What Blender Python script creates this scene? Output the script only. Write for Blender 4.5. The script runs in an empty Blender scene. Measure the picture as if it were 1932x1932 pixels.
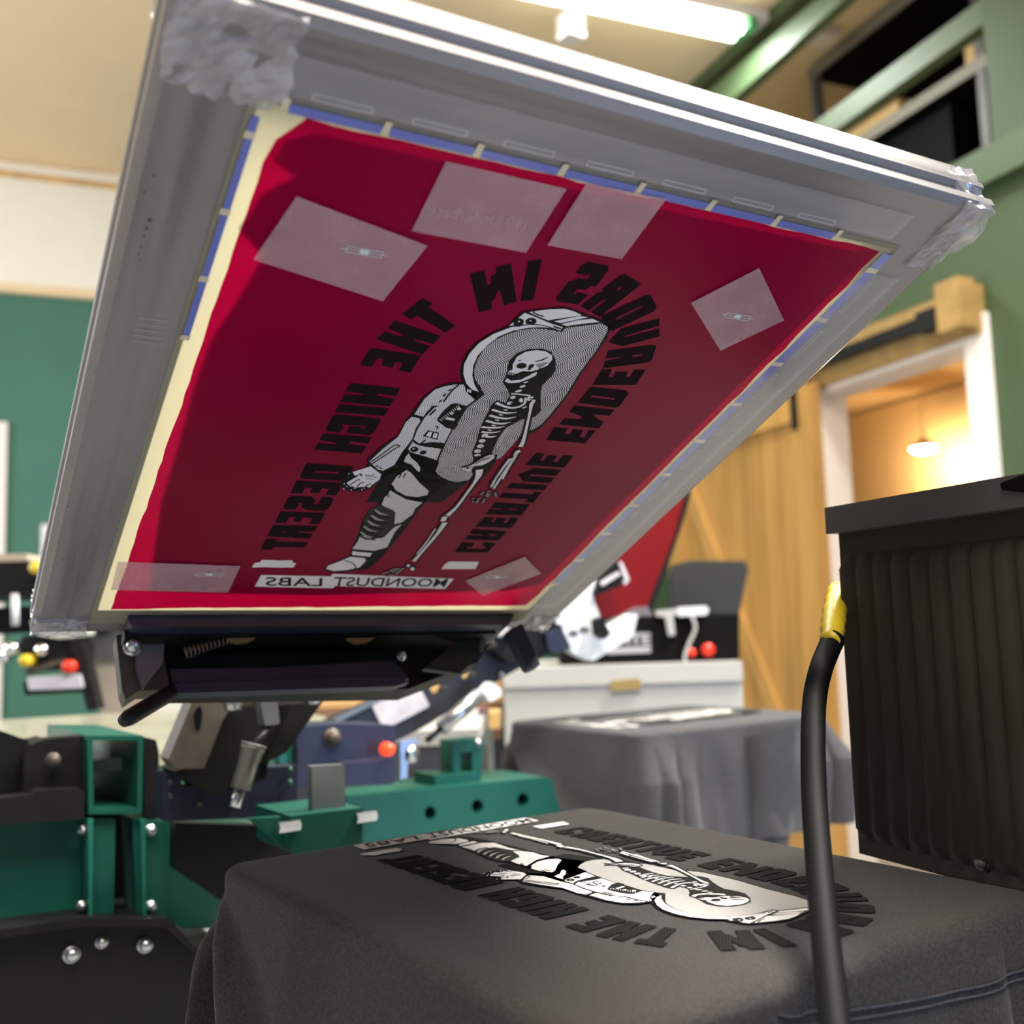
import bpy, bmesh, math, random
from mathutils import Vector, Matrix, noise
from mathutils.geometry import tessellate_polygon
random.seed(7)
scene = bpy.context.scene
col = scene.collection
pi = math.pi
# ------------------------------------------------------------------ camera
F = 1974.278          # focal length in pixels of the 1932 frame
C = Vector((-0.414166, -0.338792, 1.132884))
BR = Vector((0.820544, -0.570767, -0.030547))   # camera right
BD = Vector((0.037553, 0.107159, -0.993532))    # camera down
BF = Vector((0.570348, 0.814090, 0.109363))     # camera forward
cam_data = bpy.data.cameras.new('camera')
cam = bpy.data.objects.new('camera', cam_data); col.objects.link(cam)
cm = Matrix.Identity(4)
for i in range(3):
    cm[i][0] = BR[i]; cm[i][1] = -BD[i]; cm[i][2] = -BF[i]; cm[i][3] = C[i]
cam.matrix_world = cm
cam_data.sensor_width = 36; cam_data.lens = F/1932*36
cam_data.clip_start = 0.02; cam_data.clip_end = 60
cam_data.dof.use_dof = True; cam_data.dof.focus_distance = 0.74; cam_data.dof.aperture_fstop = 5.4
scene.camera = cam
# ------------------------------------------------------------------ exposure
vs = scene.view_settings
vs.view_transform = 'Standard'; vs.look = 'None'; vs.gamma = 1; vs.use_curve_mapping = False
vs.exposure = 0.0
# ------------------------------------------------------------------ world
w = bpy.data.worlds.new('world'); scene.world = w; w.use_nodes = True
w.node_tree.nodes['Background'].inputs[0].default_value = (0.55, 0.62, 0.8, 1)
w.node_tree.nodes['Background'].inputs[1].default_value = 0.3
# ------------------------------------------------------------------ large lights
def area(name, loc, target, size, size_y, power, color):
    d = bpy.data.lights.new(name, 'AREA'); d.shape = 'RECTANGLE'; d.size = size; d.size_y = size_y
    d.energy = power; d.color = color
    o = bpy.data.objects.new(name, d); col.objects.link(o); o.location = loc
    o.rotation_euler = (Vector(target)-Vector(loc)).to_track_quat('-Z', 'Y').to_euler()
    return o
LIGHTS = [
 # daylight from the shop windows behind and beside the photographer
 ('window_daylight', (1.3, -3.2, 1.05), (0.1, 0.2, 1.0), 2.6, 1.7, 300, (0.27, 0.46, 1.0)),
 ('side_window_daylight', (-2.6, 4.4, 2.0), (1.5, 3.6, 3.2), 2.2, 1.6, 120, (0.96, 0.97, 1.0)),
 # fluorescent fitting over the photographer
 ('ceiling_fitting_rear', (-0.2, -0.6, 3.7), (0.0, 0.2, 1.0), 2.4, 1.2, 150, (1.0, 0.92, 0.80)),
 # second fluorescent fitting over the press, above the frame of the picture
 ('ceiling_fitting_light', (2.0, 0.5, 3.6), (0.2, 0.5, 1.0), 1.3, 0.3, 230, (1.0, 0.95, 0.86)),
]
for L_ in LIGHTS: area(*L_)
# ------------------------------------------------------------------ helpers
def ray(px, py): return BR*((px-966)/F) + BD*((py-966)/F) + BF
def hit(px, py, p0, n):
    r = ray(px, py); s = (Vector(p0)-C).dot(n)/r.dot(n); return C + r*s
def onY(px, py, Y): return hit(px, py, (0, Y, 0), Vector((0, 1, 0)))
def onX(px, py, X): return hit(px, py, (X, 0, 0), Vector((1, 0, 0)))
def onZ(px, py, Z): return hit(px, py, (0, 0, Z), Vector((0, 0, 1)))
def at(px, py, D): return C + ray(px, py)*D
MATS = {}
def mat(name, color, rough=0.5, metal=0.0, spec=0.5, var=0.0, scale=20.0, bump=0.0, bscale=200.0, coat=0.0, alpha=1.0, emit=None, estr=0.0, stretch=None, transl=0.0, tcol=None, sheen=0.0, rvar=0.0):
    if name in MATS: return MATS[name]
    m = bpy.data.materials.new(name); m.use_nodes = True; nt = m.node_tree; N = nt.nodes; Lk = nt.links
    b = N['Principled BSDF']; out = N['Material Output']
    b.inputs['Base Color'].default_value = (*color, 1); b.inputs['Roughness'].default_value = rough
    b.inputs['Metallic'].default_value = metal; b.inputs['Specular IOR Level'].default_value = spec
    b.inputs['Coat Weight'].default_value = coat; b.inputs['Coat Roughness'].default_value = 0.15
    b.inputs['Alpha'].default_value = alpha; b.inputs['Sheen Weight'].default_value = sheen
    tc = N.new('ShaderNodeTexCoord'); mp = N.new('ShaderNodeMapping'); Lk.new(tc.outputs['Object'], mp.inputs[0])
    if stretch: mp.inputs['Scale'].default_value = stretch
    if var > 0 or rvar > 0:
        nz = N.new('ShaderNodeTexNoise'); nz.inputs['Scale'].default_value = scale; nz.inputs['Detail'].default_value = 5
        Lk.new(mp.outputs[0], nz.inputs['Vector'])
        if var > 0:
            mr = N.new('ShaderNodeMapRange'); mr.inputs[1].default_value = 0.3; mr.inputs[2].default_value = 0.7
            mr.inputs[3].default_value = 1-var; mr.inputs[4].default_value = 1+var; Lk.new(nz.outputs[0], mr.inputs[0])
            mx = N.new('ShaderNodeVectorMath'); mx.operation = 'SCALE'; mx.inputs[0].default_value = color
            Lk.new(mr.outputs[0], mx.inputs['Scale']); Lk.new(mx.outputs[0], b.inputs['Base Color'])
        if rvar > 0:
            mr2 = N.new('ShaderNodeMapRange'); mr2.inputs[1].default_value = 0.3; mr2.inputs[2].default_value = 0.7
            mr2.inputs[3].default_value = max(0.02, rough-rvar); mr2.inputs[4].default_value = rough+rvar
            Lk.new(nz.outputs[0], mr2.inputs[0]); Lk.new(mr2.outputs[0], b.inputs['Roughness'])
    if bump > 0:
        n2 = N.new('ShaderNodeTexNoise'); n2.inputs['Scale'].default_value = bscale; n2.inputs['Detail'].default_value = 3
        Lk.new(mp.outputs[0], n2.inputs['Vector'])
        bp = N.new('ShaderNodeBump'); bp.inputs['Strength'].default_value = bump; bp.inputs['Distance'].default_value = 0.002
        Lk.new(n2.outputs[0], bp.inputs['Height']); Lk.new(bp.outputs[0], b.inputs['Normal'])
    if emit:
        b.inputs['Emission Color'].default_value = (*emit, 1); b.inputs['Emission Strength'].default_value = estr
    if transl > 0:
        t = N.new('ShaderNodeBsdfTranslucent'); t.inputs[0].default_value = (*(tcol or color), 1)
        ms = N.new('ShaderNodeMixShader'); ms.inputs[0].default_value = transl
        Lk.new(b.outputs[0], ms.inputs[1]); Lk.new(t.outputs[0], ms.inputs[2]); Lk.new(ms.outputs[0], out.inputs[0])
    MATS[name] = m; return m
def tagit(o, label=None, cat=None, group=None, kind=None):
    if label: o['label'] = label
    if cat: o['category'] = cat
    if group: o['group'] = group
    if kind: o['kind'] = kind
    return o
def empty(name, loc=(0, 0, 0), mw=None):
    o = bpy.data.objects.new(name, None); col.objects.link(o); o.empty_display_size = 0.05
    if mw is not None: o.matrix_world = mw
    else: o.location = loc
    return o
def thing(name, label, cat, loc=(0, 0, 0), group=None, mw=None):
    return tagit(empty(name, loc, mw), label, cat, group)
def wm(o):
    m = o.matrix_basis.copy(); p = o.parent
    while p: m = p.matrix_basis @ m; p = p.parent
    return m
def link(name, bm, m, parent=None, smooth=False, world=True):
    """world=True: the bmesh is in world coordinates even when it has a parent"""
    bmesh.ops.recalc_face_normals(bm, faces=bm.faces)
    if parent is not None and world:
        bm.transform(wm(parent).inverted())
        o_loc = None
    elif parent is None and world:
        # origin at the base centre of the mesh
        vs_ = [v.co for v in bm.verts]
        cx = sum(v.x for v in vs_)/len(vs_); cy = sum(v.y for v in vs_)/len(vs_); cz = min(v.z for v in vs_)
        bm.transform(Matrix.Translation((-cx, -cy, -cz))); o_loc = (cx, cy, cz)
    else: o_loc = None
    me = bpy.data.meshes.new(name); bm.to_mesh(me); bm.free()
    for x in (m if isinstance(m, (list, tuple)) else [m]): me.materials.append(x)
    if smooth:
        for p in me.polygons: p.use_smooth = True
    o = bpy.data.objects.new(name, me); col.objects.link(o)
    if parent is not None: o.parent = parent
    if o_loc: o.location = o_loc
    return o
def poly_prism(bm, pts, ext, holes=(), mi=0):
    """pts: world points of a planar polygon, ext: extrusion vector (or None for a flat face)"""
    loops = [[Vector(p) for p in pts]]+[[Vector(p) for p in h] for h in holes]
    allp = [p for l in loops for p in l]
    tris = tessellate_polygon(loops)
    f_ = [bm.verts.new(p) for p in allp]
    for t in tris:
        try: bm.faces.new([f_[i] for i in t]).material_index = mi
        except ValueError: pass
    if ext is None: return
    e = Vector(ext); b_ = [bm.verts.new(p+e) for p in allp]
    for t in tris:
        try: bm.faces.new([b_[i] for i in reversed(t)]).material_index = mi
        except ValueError: pass
    k = 0
    for l in loops:
        n = len(l)
        for i in range(n):
            a, c = k+i, k+(i+1) % n
            try: bm.faces.new([f_[a], f_[c], b_[c], b_[a]]).material_index = mi
            except ValueError: pass
        k += n
def soften(pts, r=0.2, n=3):
    """round the corners of a closed pixel polygon"""
    out = []; N = len(pts)
    for i in range(N):
        a = Vector(pts[i-1]); b = Vector(pts[i]); c = Vector(pts[(i+1) % N])
        ra = min(r, (a-b).length*0.45); rc = min(r, (c-b).length*0.45)
        p = b+(a-b).normalized()*ra; q = b+(c-b).normalized()*rc
        for k in range(n+1):
            t = k/n; out.append(tuple(p*(1-t)**2+b*2*t*(1-t)+q*t*t))
    return out
def ellpx(cx, cy, rx, ry=None, n=20, a=0):
    ry = ry or rx; r = []
    for i in range(n):
        t = 2*pi*i/n; x = rx*math.cos(t); y = ry*math.sin(t)
        r.append((cx+x*math.cos(a)-y*math.sin(a), cy+x*math.sin(a)+y*math.cos(a)))
    return r
def prismY(name, px, Y, th, m, parent=None, holes=(), rnd=0, smooth=False, back=False):
    """outline given where it stands on the vertical plane y=Y, thickness th going away"""
    if rnd: px = soften(px, rnd)
    bm = bmesh.new()
    poly_prism(bm, [onY(x, y, Y) for x, y in px], (0, th, 0), [[onY(x, y, Y) for x, y in h] for h in holes])
    return link(name, bm, m, parent)
def prismP(name, px, p0, n, th, m, parent=None, holes=(), rnd=0, bm=None):
    if rnd: px = soften(px, rnd)
    n = Vector(n).normalized(); own = bm is None
    if own: bm = bmesh.new()
    poly_prism(bm, [hit(x, y, p0, n) for x, y in px], n*th if th else None, [[hit(x, y, p0, n) for x, y in h] for h in holes])
    if own: return link(name, bm, m, parent)
def add_box(bm, c, s, M=None, bev=0.0, mi=0):
    r = bmesh.ops.create_cube(bm, size=1)
    vs_ = r['verts']
    for v in vs_: v.co = Vector((v.co.x*s[0], v.co.y*s[1], v.co.z*s[2]))+Vector(c)
    if M is not None:
        for v in vs_: v.co = M @ v.co
    fs = {f for v in vs_ for f in v.link_faces}
    for f in fs: f.material_index = mi
    if bev:
        es = list({e for v in vs_ for e in v.link_edges})
        bmesh.ops.bevel(bm, geom=es, offset=bev, segments=2, affect='EDGES', profile=0.5)
def add_tube(bm, pts, r, n=12, cap=True, mi=0):
    pts = [Vector(p) for p in pts]; rs = r if hasattr(r, '__len__') else [r]*len(pts)
    rings = []; up = None
    for i, p in enumerate(pts):
        t = (pts[min(i+1, len(pts)-1)]-pts[max(i-1, 0)]).normalized()
        if up is None:
            up = Vector((0, 0, 1)) if abs(t.z) < 0.9 else Vector((1, 0, 0))
        a = t.cross(up).normalized(); b = a.cross(t).normalized(); up = b
        rings.append([bm.verts.new(p+a*rs[i]*math.cos(2*pi*k/n)+b*rs[i]*math.sin(2*pi*k/n)) for k in range(n)])
    for i in range(len(rings)-1):
        for k in range(n):
            f = bm.faces.new([rings[i][k], rings[i][(k+1) % n], rings[i+1][(k+1) % n], rings[i+1][k]]); f.material_index = mi
    if cap:
        bm.faces.new(rings[0]).material_index = mi; bm.faces.new(list(reversed(rings[-1]))).material_index = mi
def tube(name, pts, r, m, parent=None, n=12, smooth=True):
    bm = bmesh.new(); add_tube(bm, pts, r, n); return link(name, bm, m, parent, smooth)
def bolt(name, p, d, r, h, m, parent):
    """domed hex bolt: washer, dome"""
    d = Vector(d).normalized(); p = Vector(p); bm = bmesh.new()
    add_tube(bm, [p, p+d*h*0.25], r, 20)
    add_tube(bm, [p+d*h*0.25, p+d*h*0.55, p+d*h*0.85, p+d*h], [r*0.78, r*0.76, r*0.55, r*0.2], 16)
    return link(name, bm, m, parent, True)
def boltY(px, py, rpx, Y, m, parent, name='bolt'):
    p = onY(px, py, Y); D = (p-C).dot(BF); r = rpx*D/F
    return bolt(name, p+Vector((0, 0.002, 0)), (0, -1, 0), r, r*1.1, m, parent)
def smooth_path(pts, n=8):
    P = [Vector(p) for p in pts]; out = []
    for i in range(len(P)-1):
        p0 = P[max(i-1, 0)]; p1 = P[i]; p2 = P[i+1]; p3 = P[min(i+2, len(P)-1)]
        for k in range(n):
            t = k/n
            out.append(0.5*((2*p1)+(p2-p0)*t+(2*p0-5*p1+4*p2-p3)*t*t+(-p0+3*p1-3*p2+p3)*t**3))
    out.append(P[-1]); return out
# ================================================================== materials
M = dict(
 green_r=mat('green_wall_warm_lit', (0.05, 0.082, 0.032), 0.55, var=0.06, scale=3, bump=0.05, bscale=60),  # wall green with the warm, dim light mixed into its colour
 green_l=mat('green_brick_paint', (0.045, 0.16, 0.115), 0.6, var=0.05, scale=3),
 green_beam=mat('green_beam_paint', (0.065, 0.10, 0.045), 0.5, var=0.05, scale=5),
 cream=mat('cream_ceiling_paint', (0.80, 0.62, 0.39), 0.7, var=0.03, scale=2),
 white=mat('white_wall_paint', (0.86, 0.82, 0.72), 0.6, var=0.02, scale=3),
 trimw=mat('white_trim_paint', (0.85, 0.78, 0.74), 0.45),
 rust=mat('stained_trim', (0.62, 0.38, 0.12), 0.7, var=0.3, scale=25),
 floor=mat('concrete_floor', (0.50, 0.49, 0.48), 0.5, var=0.15, scale=6),
 warm=mat('warm_room_paint', (0.82, 0.58, 0.30), 0.7, var=0.02, scale=2),
 pine=mat('pine_planks', (0.50, 0.27, 0.075), 0.45, var=0.28, scale=6, stretch=(1, 1, 0.12)),
 pine2=mat('pine_header', (0.36, 0.22, 0.075), 0.5, var=0.2, scale=12),
 blackm=mat('black_metal', (0.007, 0.007, 0.008), 0.5, 0.0, spec=0.3),
 blackp=mat('black_plastic', (0.003, 0.003, 0.003), 0.7, spec=0.12),
 alu=mat('aluminium', (0.62, 0.62, 0.63), 0.32, 0.85, var=0.1, scale=9, stretch=(1, 1, 1), rvar=0.1),
 navy=mat('navy_powder_coat', (0.022, 0.024, 0.052), 0.48, 0.0, var=0.15, scale=30, spec=0.5),
 dark=mat('dark_steel', (0.009, 0.0085, 0.009), 0.5, 0.0, spec=0.3, var=0.2, scale=30),
 brown=mat('worn_dark_steel', (0.10, 0.082, 0.068), 0.5, 0.3, var=0.3, scale=20),
 pgreen=mat('press_green_enamel', (0.002, 0.085, 0.060), 0.5, var=0.12, scale=8, coat=0.05),
 steel=mat('zinc_steel', (0.55, 0.57, 0.60), 0.28, 0.9, var=0.15, scale=40),
 grey=mat('grey_steel_plate', (0.20, 0.21, 0.22), 0.45, 0.5, var=0.1, scale=20),
 chrome=mat('chrome', (0.8, 0.82, 0.85), 0.12, 1.0),
 offwhite=mat('offwhite_enamel', (0.50, 0.50, 0.49), 0.45, var=0.03, scale=6),
 pure=mat('white_enamel', (0.75, 0.78, 0.82), 0.35),
 red=mat('red_emulsion', (0.20, 0.001, 0.004), 0.45, var=0.1, scale=5, transl=0.15, tcol=(0.7, 0.005, 0.01)),
 redknob=mat('red_button', (0.85, 0.03, 0.01), 0.35, emit=(1, 0.05, 0.02), estr=0.0),
 redlamp=mat('red_pilot_lamp', (0.9, 0.06, 0.02), 0.3, emit=(1, 0.07, 0.02), estr=1.2),
 yellow=mat('yellow_plastic', (0.75, 0.55, 0.02), 0.4, var=0.08, scale=60),
 board=mat('kraft_board', (0.72, 0.47, 0.2), 0.6, var=0.1, scale=6),
 label=mat('paper_label', (0.62, 0.58, 0.62), 0.5, var=0.18, scale=30),
 speckle=mat('deck_wall_glare', (0.45, 0.44, 0.34), 0.25, var=0.2, scale=6, coat=0.5),  # pale tone paints the cream wall mirrored in the glossy green deck
)
# ================================================================== room
R = Vector((0.2250, 0.97437, 0)); P = Vector((0.97437, -0.2250, 0)); UP = Vector((0, 0, 1))
W0 = at(1700, 1160, 4.1); L0 = at(100, 1200, 6.1)
# corner where the left (back) wall meets the right wall
CN = W0 + R*((L0-W0).dot(R)); CN.z = 0
H = 4.0
def RW(a, off, z): return CN - R*a + P*off + UP*z          # on the right wall: a towards the camera
def rw(px, py, off=0.0):
    q = hit(px, py, CN+P*off, P); return (CN-q).dot(R), q.z
def LW(b, off, z): return CN - P*b + R*off + UP*z
def lw(px, py, off=0.0):
    q = hit(px, py, CN+R*off, R); return (CN-q).dot(P), q.z
def slab(name, corner_fn, a0, a1, z0, z1, off, th, m, parent=None, holes=(), kind='structure', bm=None):
    own = bm is None
    if own: bm = bmesh.new()
    pts = [corner_fn(a0, off, z0), corner_fn(a1, off, z0), corner_fn(a1, off, z1), corner_fn(a0, off, z1)]
    hs = [[corner_fn(h[0], off, h[2]), corner_fn(h[1], off, h[2]), corner_fn(h[1], off, h[3]), corner_fn(h[0], off, h[3])] for h in holes]
    n = corner_fn(0, th, 0)-corner_fn(0, 0, 0)
    poly_prism(bm, pts, n, hs)
    if own:
        o = link(name, bm, m, parent)
        if kind and parent is None: o['kind'] = kind
        return o
# door opening on the right wall
aL, _ = rw(1562, 1100); aR, _ = rw(1832, 700)
_, zD = rw(1700, 690)
_, zS = rw(1800, 322)           # sill of the loft opening
aP, _ = rw(1885, 200)
A_END = 9.0
slab('wall_right', RW, -0.02, A_END, 0, H, 0, 0.14, M['green_r'], holes=[(aL, aR, 0.0015, zD), (0.3, aP, zS, 3.93)])
# floor, ceiling
fc = [RW(-6.5, 5.2, 0), RW(A_END, 5.2, 0), RW(A_END, -8.0, 0), RW(-6.5, -8.0, 0)]
bm = bmesh.new(); poly_prism(bm, fc, (0, 0, -0.1)); o = link('floor', bm, M['floor']); o['kind'] = 'structure'
bm = bmesh.new(); poly_prism(bm, [p+UP*H for p in fc], (0, 0, 0.1)); o = link('ceiling', bm, M['cream']); o['kind'] = 'structure'
# back-left wall with window
bW0, zW0 = lw(14, 830); bW0 += 0.1; bW1, zW1 = lw(-300, 1340)
slab('wall_left', LW, -0.2, 8.0, 0, H, 0.0, 0.14, M['green_l'], holes=[(bW0, bW0+1.6, zW1, zW0)])
fb = bmesh.new()
for (b0, b1, z0, z1) in [(bW0-0.1, bW0, zW1-0.1, zW0+0.1), (bW0, bW0+1.6, zW0, zW0+0.1), (bW0, bW0+1.6, zW1-0.1, zW1), (bW0+1.6, bW0+1.7, zW1-0.1, zW0+0.1)]:
    slab('x', LW, b0, b1, z0, z1, -0.03, 0.16, None, bm=fb)
o = link('window_1', fb, M['trimw']); o['kind'] = 'structure'
# white band, crown trim (these are parts of the building)
_, zb0 = lw(100, 546); _, zb1 = lw(100, 352); _, zc = lw(100, 283)
bT, _ = lw(236, 300)
o = slab('trim_1', LW, bT-0.02, 8.0, zb0, zc+0.02, -0.035, 0.035, M['white'])
_, zt = lw(100, 320); _, zt2 = lw(100, 345)
o = slab('trim_2', LW, bT+0.05, 8.0, zt, zt+0.03, -0.05, 0.02, M['rust'])
o = slab('trim_3', LW, bT, 8.0, zt2-0.012, zt2+0.02, -0.05, 0.02, M['rust'])
o = slab('trim_4', LW, bT-0.02, 8.0, zb0-0.05, zb0, -0.05, 0.05, M['cream'])
o = slab('trim_5', LW, -0.02, 8.0, zc+0.02, H, -0.03, 0.03, M['cream'])
# far walls closing the room (behind the photographer)
o = slab('wall_far', LW, -0.2, 2.0, 0, H, -A_END, 0.1, M['green_l'])
# ---- door frame
db = bmesh.new()
for (a0, a1, z0, z1) in [(aL-0.085, aL+0.006, 0.002, zD+0.085), (aR-0.006, aR+0.10, 0.002, zD+0.085), (aL+0.006, aR-0.006, zD-0.006, zD+0.085)]:
    slab('x', RW, a0, a1, z0, z1, -0.02, 0.18, None, bm=db)
o = link('door_1', db, M['trimw']); o['kind'] = 'structure'
# ---- room behind the door
slab('wall_side', RW, aL-4.5, aR+1.6, 0, 2.62, 2.3, 0.1, M['warm'])
slab('wall_inner', LW, -2.3, -0.15, 0, 2.62, -(aR+1.6), 0.1, M['warm'])
slab('wall_inner_left', LW, -2.3, -0.15, 0, 2.62, -(aL-4.5), 0.1, M['warm'])
bm = bmesh.new(); poly_prism(bm, [RW(-6.4, 0.145, 2.64), RW(A_END, 0.145, 2.64), RW(A_END, 4.88, 2.64), RW(-6.4, 4.88, 2.64)], (0, 0, 0.04))
o = link('ceiling_loft', bm, M['warm']); o['kind'] = 'structure'
slab('wall_loft', RW, -6.4, A_END, 2.7, H-0.01, 4.9, 0.1, M['cream'])
slab('wall_loft_end', LW, -4.88, -0.15, 2.7, H-0.01, 6.3, 0.1, M['cream'])
# lamp in that room: a pendant dish just in front of the back wall
def glow_lamp(name, p, r, lab, power, estr):
    t = thing(name, lab, 'lamp', p)
    b = bmesh.new(); add_tube(b, [p+Vector((0, 0, 0.0)), p+Vector((0, 0, 0.02)), p+Vector((0, 0, 0.05)), p+Vector((0, 0, 0.06))], [r, r*0.95, r*0.45, r*0.2], 24)
    link('lamp_shade', b, M['trimw'], t, True)
    b = bmesh.new(); add_tube(b, [p+Vector((0, 0, -0.03)), p+Vector((0, 0, -0.015)), p+Vector((0, 0, -0.001))], [r*0.5, r*0.85, r*0.95], 24)
    link('bulb', b, mat('lamp_glow', (1, 0.9, 0.7), 0.5, emit=(1, 0.86, 0.62), estr=estr), t, True)
    tube('stem', [p+Vector((0, 0, 0.06)), p+Vector((0, 0, 0.12)), ], 0.008, M['trimw'], t)
    d = bpy.data.lights.new('lamp_light', 'POINT'); d.energy = power; d.color = (1, 0.72, 0.4); d.shadow_soft_size = 0.06
    l = bpy.data.objects.new('lamp_light', d); col.objects.link(l); l.parent = t; l.location = (0, 0, -0.09)
    return t
q = hit(1743, 845, CN+P*2.0, P)
t = glow_lamp('pendant_lamp', q, 0.085, 'glowing round lamp hanging in the warm room behind the door, low in the opening', 32, 30)
tube('cord', [q+Vector((0, 0, 0.12)), Vector((q.x, q.y, 2.64))], 0.004, M['trimw'], t)
q = hit(1803, 657, CN+P*0.33, P)
t = glow_lamp('jamb_glow', q, 0.045, 'added glow standing for a lamp reflection at the upper right jamb of the door opening', 1.0, 14)  # added glowing piece in place of a lamp's reflection on the jamb
# ---- barn door
dl, _ = rw(1545, 900, -0.09); dr, _ = rw(1262, 900, -0.09)
bdoor = thing('barn_door', 'sliding barn door of golden pine planks hanging left of the door opening', 'door', RW((dl+dr)/2, -0.07, 0.03))
_, zh = rw(1600, 650, -0.09)
n = 9; ws = (dl-dr)/n
for k in range(n):
    b = bmesh.new(); slab('x', RW, dr+k*ws+0.003, dr+(k+1)*ws-0.003, 0.03, zD+0.03, -0.09, 0.035, None, bm=b); link('plank', b, M['pine'], bdoor)
b = bmesh.new()
slab('x', RW, dr, dl, zD-0.12, zD+0.02, -0.115, 0.025, None, bm=b); slab('x', RW, dr, dl, 0.1, 0.24, -0.115, 0.025, None, bm=b)
slab('x', RW, dl-0.14, dl-0.001, 0.24, zD-0.12, -0.115, 0.025, None, bm=b); slab('x', RW, dr+0.001, dr+0.14, 0.24, zD-0.12, -0.115, 0.025, None, bm=b)
poly_prism(b, [RW(dr+0.16, -0.114, zD-0.3), RW(dr+0.16, -0.114, zD-0.14), RW(dl-0.16, -0.114, 0.42), RW(dl-0.16, -0.114, 0.26)], P*0.022)
link('brace', b, M['pine'], bdoor)
for px in (1497, 1330):
    a_, _ = rw(px, 760, -0.12); b = bmesh.new(); slab('x', RW, a_-0.02, a_+0.02, zD-0.16, zD+0.2, -0.125, 0.008, None, bm=b)
    add_tube(b, [RW(a_, -0.125, zD+0.19), RW(a_, -0.10, zD+0.19)], 0.04, 18); link('hanger', b, M['blackm'], bdoor)
# ---- rail header
hd = thing('door_rail', 'black sliding rail on a pine header board above the door opening', 'rail', RW((aR+dr)/2, -0.02, zD+0.2))
aE, zE = rw(1838, 575, -0.05); a2, _ = rw(1780, 600)
b = bmesh.new(); slab('x', RW, dr-0.2, aE, zE-0.10, zE+0.08, -0.04, 0.038, None, bm=b); link('header_board', b, M['pine2'], hd)
b = bmesh.new(); slab('x', RW, aE-0.11, aE, zE-0.08, zE+0.10, -0.12, 0.078, None, bm=b); link('end_block', b, M['pine2'], hd)
b = bmesh.new(); slab('x', RW, dr-0.15, aE-0.14, zE-0.03, zE+0.02, -0.085, 0.03, None, bm=b); link('rail', b, M['blackm'], hd)
b = bmesh.new(); slab('x', RW, aE-0.24, aE-0.14, zE-0.045, zE+0.035, -0.095, 0.045, None, bm=b); link('rail_stop', b, M['blackm'], hd)
# ---- loft opening: ledge and rails
o = slab('trim_6', RW, 0.2, A_END, zS-0.13, zS, -0.05, 0.05, M['green_beam'])
def beam(name, pts, lab, off, th):
    b = bmesh.new(); poly_prism(b, [hit(x, y, CN+P*off, P) for x, y in pts], P*th)
    return tagit(link(name, b, M['green_beam']), lab, 'beam', 'green rails across the loft opening')
beam('loft_rail', [(1300, 407), (1885, -27), (1885, 23), (1300, 443)], 'green rail running across the middle of the loft opening, in front of the black rack', -0.03, 0.06)
beam('loft_rail', [(1230, 259), (1600, -52), (1648, -52), (1230, 324)], 'pale green rail near the ceiling, crossing beside the end of the tube light', -0.03, 0.06)
slab('trim_7', RW, aP, A_END, zS, H-0.002, -0.045, 0.044, M['green_r'])
# ---- storage rack in the loft
rk = thing('storage_rack', 'black storage rack with pale shelf edges standing in the dark loft', 'rack', RW(2.4, 0.8, 2.69))
def shelf(a0, a1, z, o0, o1):
    b = bmesh.new(); poly_prism(b, [RW(a0, o0, z), RW(a1, o0, z), RW(a1, o1, z), RW(a0, o1, z)], (0, 0, 0.02)); link('shelf', b, M['blackp'], rk)
    b = bmesh.new(); poly_prism(b, [RW(a0, o0-0.006, z-0.01), RW(a1, o0-0.006, z-0.01), RW(a1, o0-0.006, z+0.045), RW(a0, o0-0.006, z+0.045)], P*0.005); link('shelf_edge', b, mat('pale_shelf_edge', (0.26, 0.23, 0.19), 0.5), rk)
OFF = 0.5
a1_, z1_ = rw(1526, 150, OFF); a1b, z1b = rw(1700, 28, OFF)
shelf(a1_, 6.0, z1_, OFF, OFF+1.0)
_, z2_ = rw(1760, 185, OFF)
shelf(a1_, 6.0, z2_, OFF, OFF+1.0)
for px, nm in ((1533, 0), (1848, 1)):
    a_, _ = rw(px, 200, OFF); b = bmesh.new()
    slab('x', RW, a_, a_+0.045, 2.685, z1_-0.001, OFF-0.004, 0.04, None, bm=b)
    link('post', b, mat('rack_post', (0.12, 0.11, 0.11), 0.5, 0.0), rk)
b = bmesh.new(); slab('x', RW, a1_, 6.0, 2.69, H-0.02, OFF+1.02, 0.02, None, bm=b); link('back_panel', b, M['blackp'], rk)
def rackitem(name, px, off, d, m, lab, cat):
    b = bmesh.new(); poly_prism(b, [hit(x, y, CN+P*off, P) for x, y in px], P*d)
    return tagit(link(name, b, m), lab, cat)
a_, z_ = rw(1640, 225, OFF+0.1)
b = bmesh.new(); slab('x', RW, a_-0.22, a_+0.25, z2_+0.022, z2_+0.13, OFF+0.05, 0.3, None, bm=b)
tagit(link('cardboard_box', b, M['board']), 'long tan cardboard box on the lower rack shelf in the loft', 'box')
a_, z_ = rw(1880, 95, OFF+0.1)
b = bmesh.new(); slab('x', RW, a_-0.12, a_+0.25, z2_+0.022, z2_+0.2, OFF+0.05, 0.3, None, bm=b)
tagit(link('cardboard_box', b, M['board']), 'tan cardboard box at the right end of the lower rack shelf', 'box')
a_, z_ = rw(1570, 190, OFF+0.1)
b = bmesh.new(); slab('x', RW, a_-0.30, a_-0.12, z2_+0.022, z2_+0.22, OFF+0.06, 0.25, None, bm=b)
tagit(link('storage_bin', b, M['label']), 'pale grey storage bin at the left end of the lower rack shelf', 'bin')
qs = hit(1782, 232, CN+P*(OFF+0.28), P); at_ = (CN-qs).dot(R)
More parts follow.
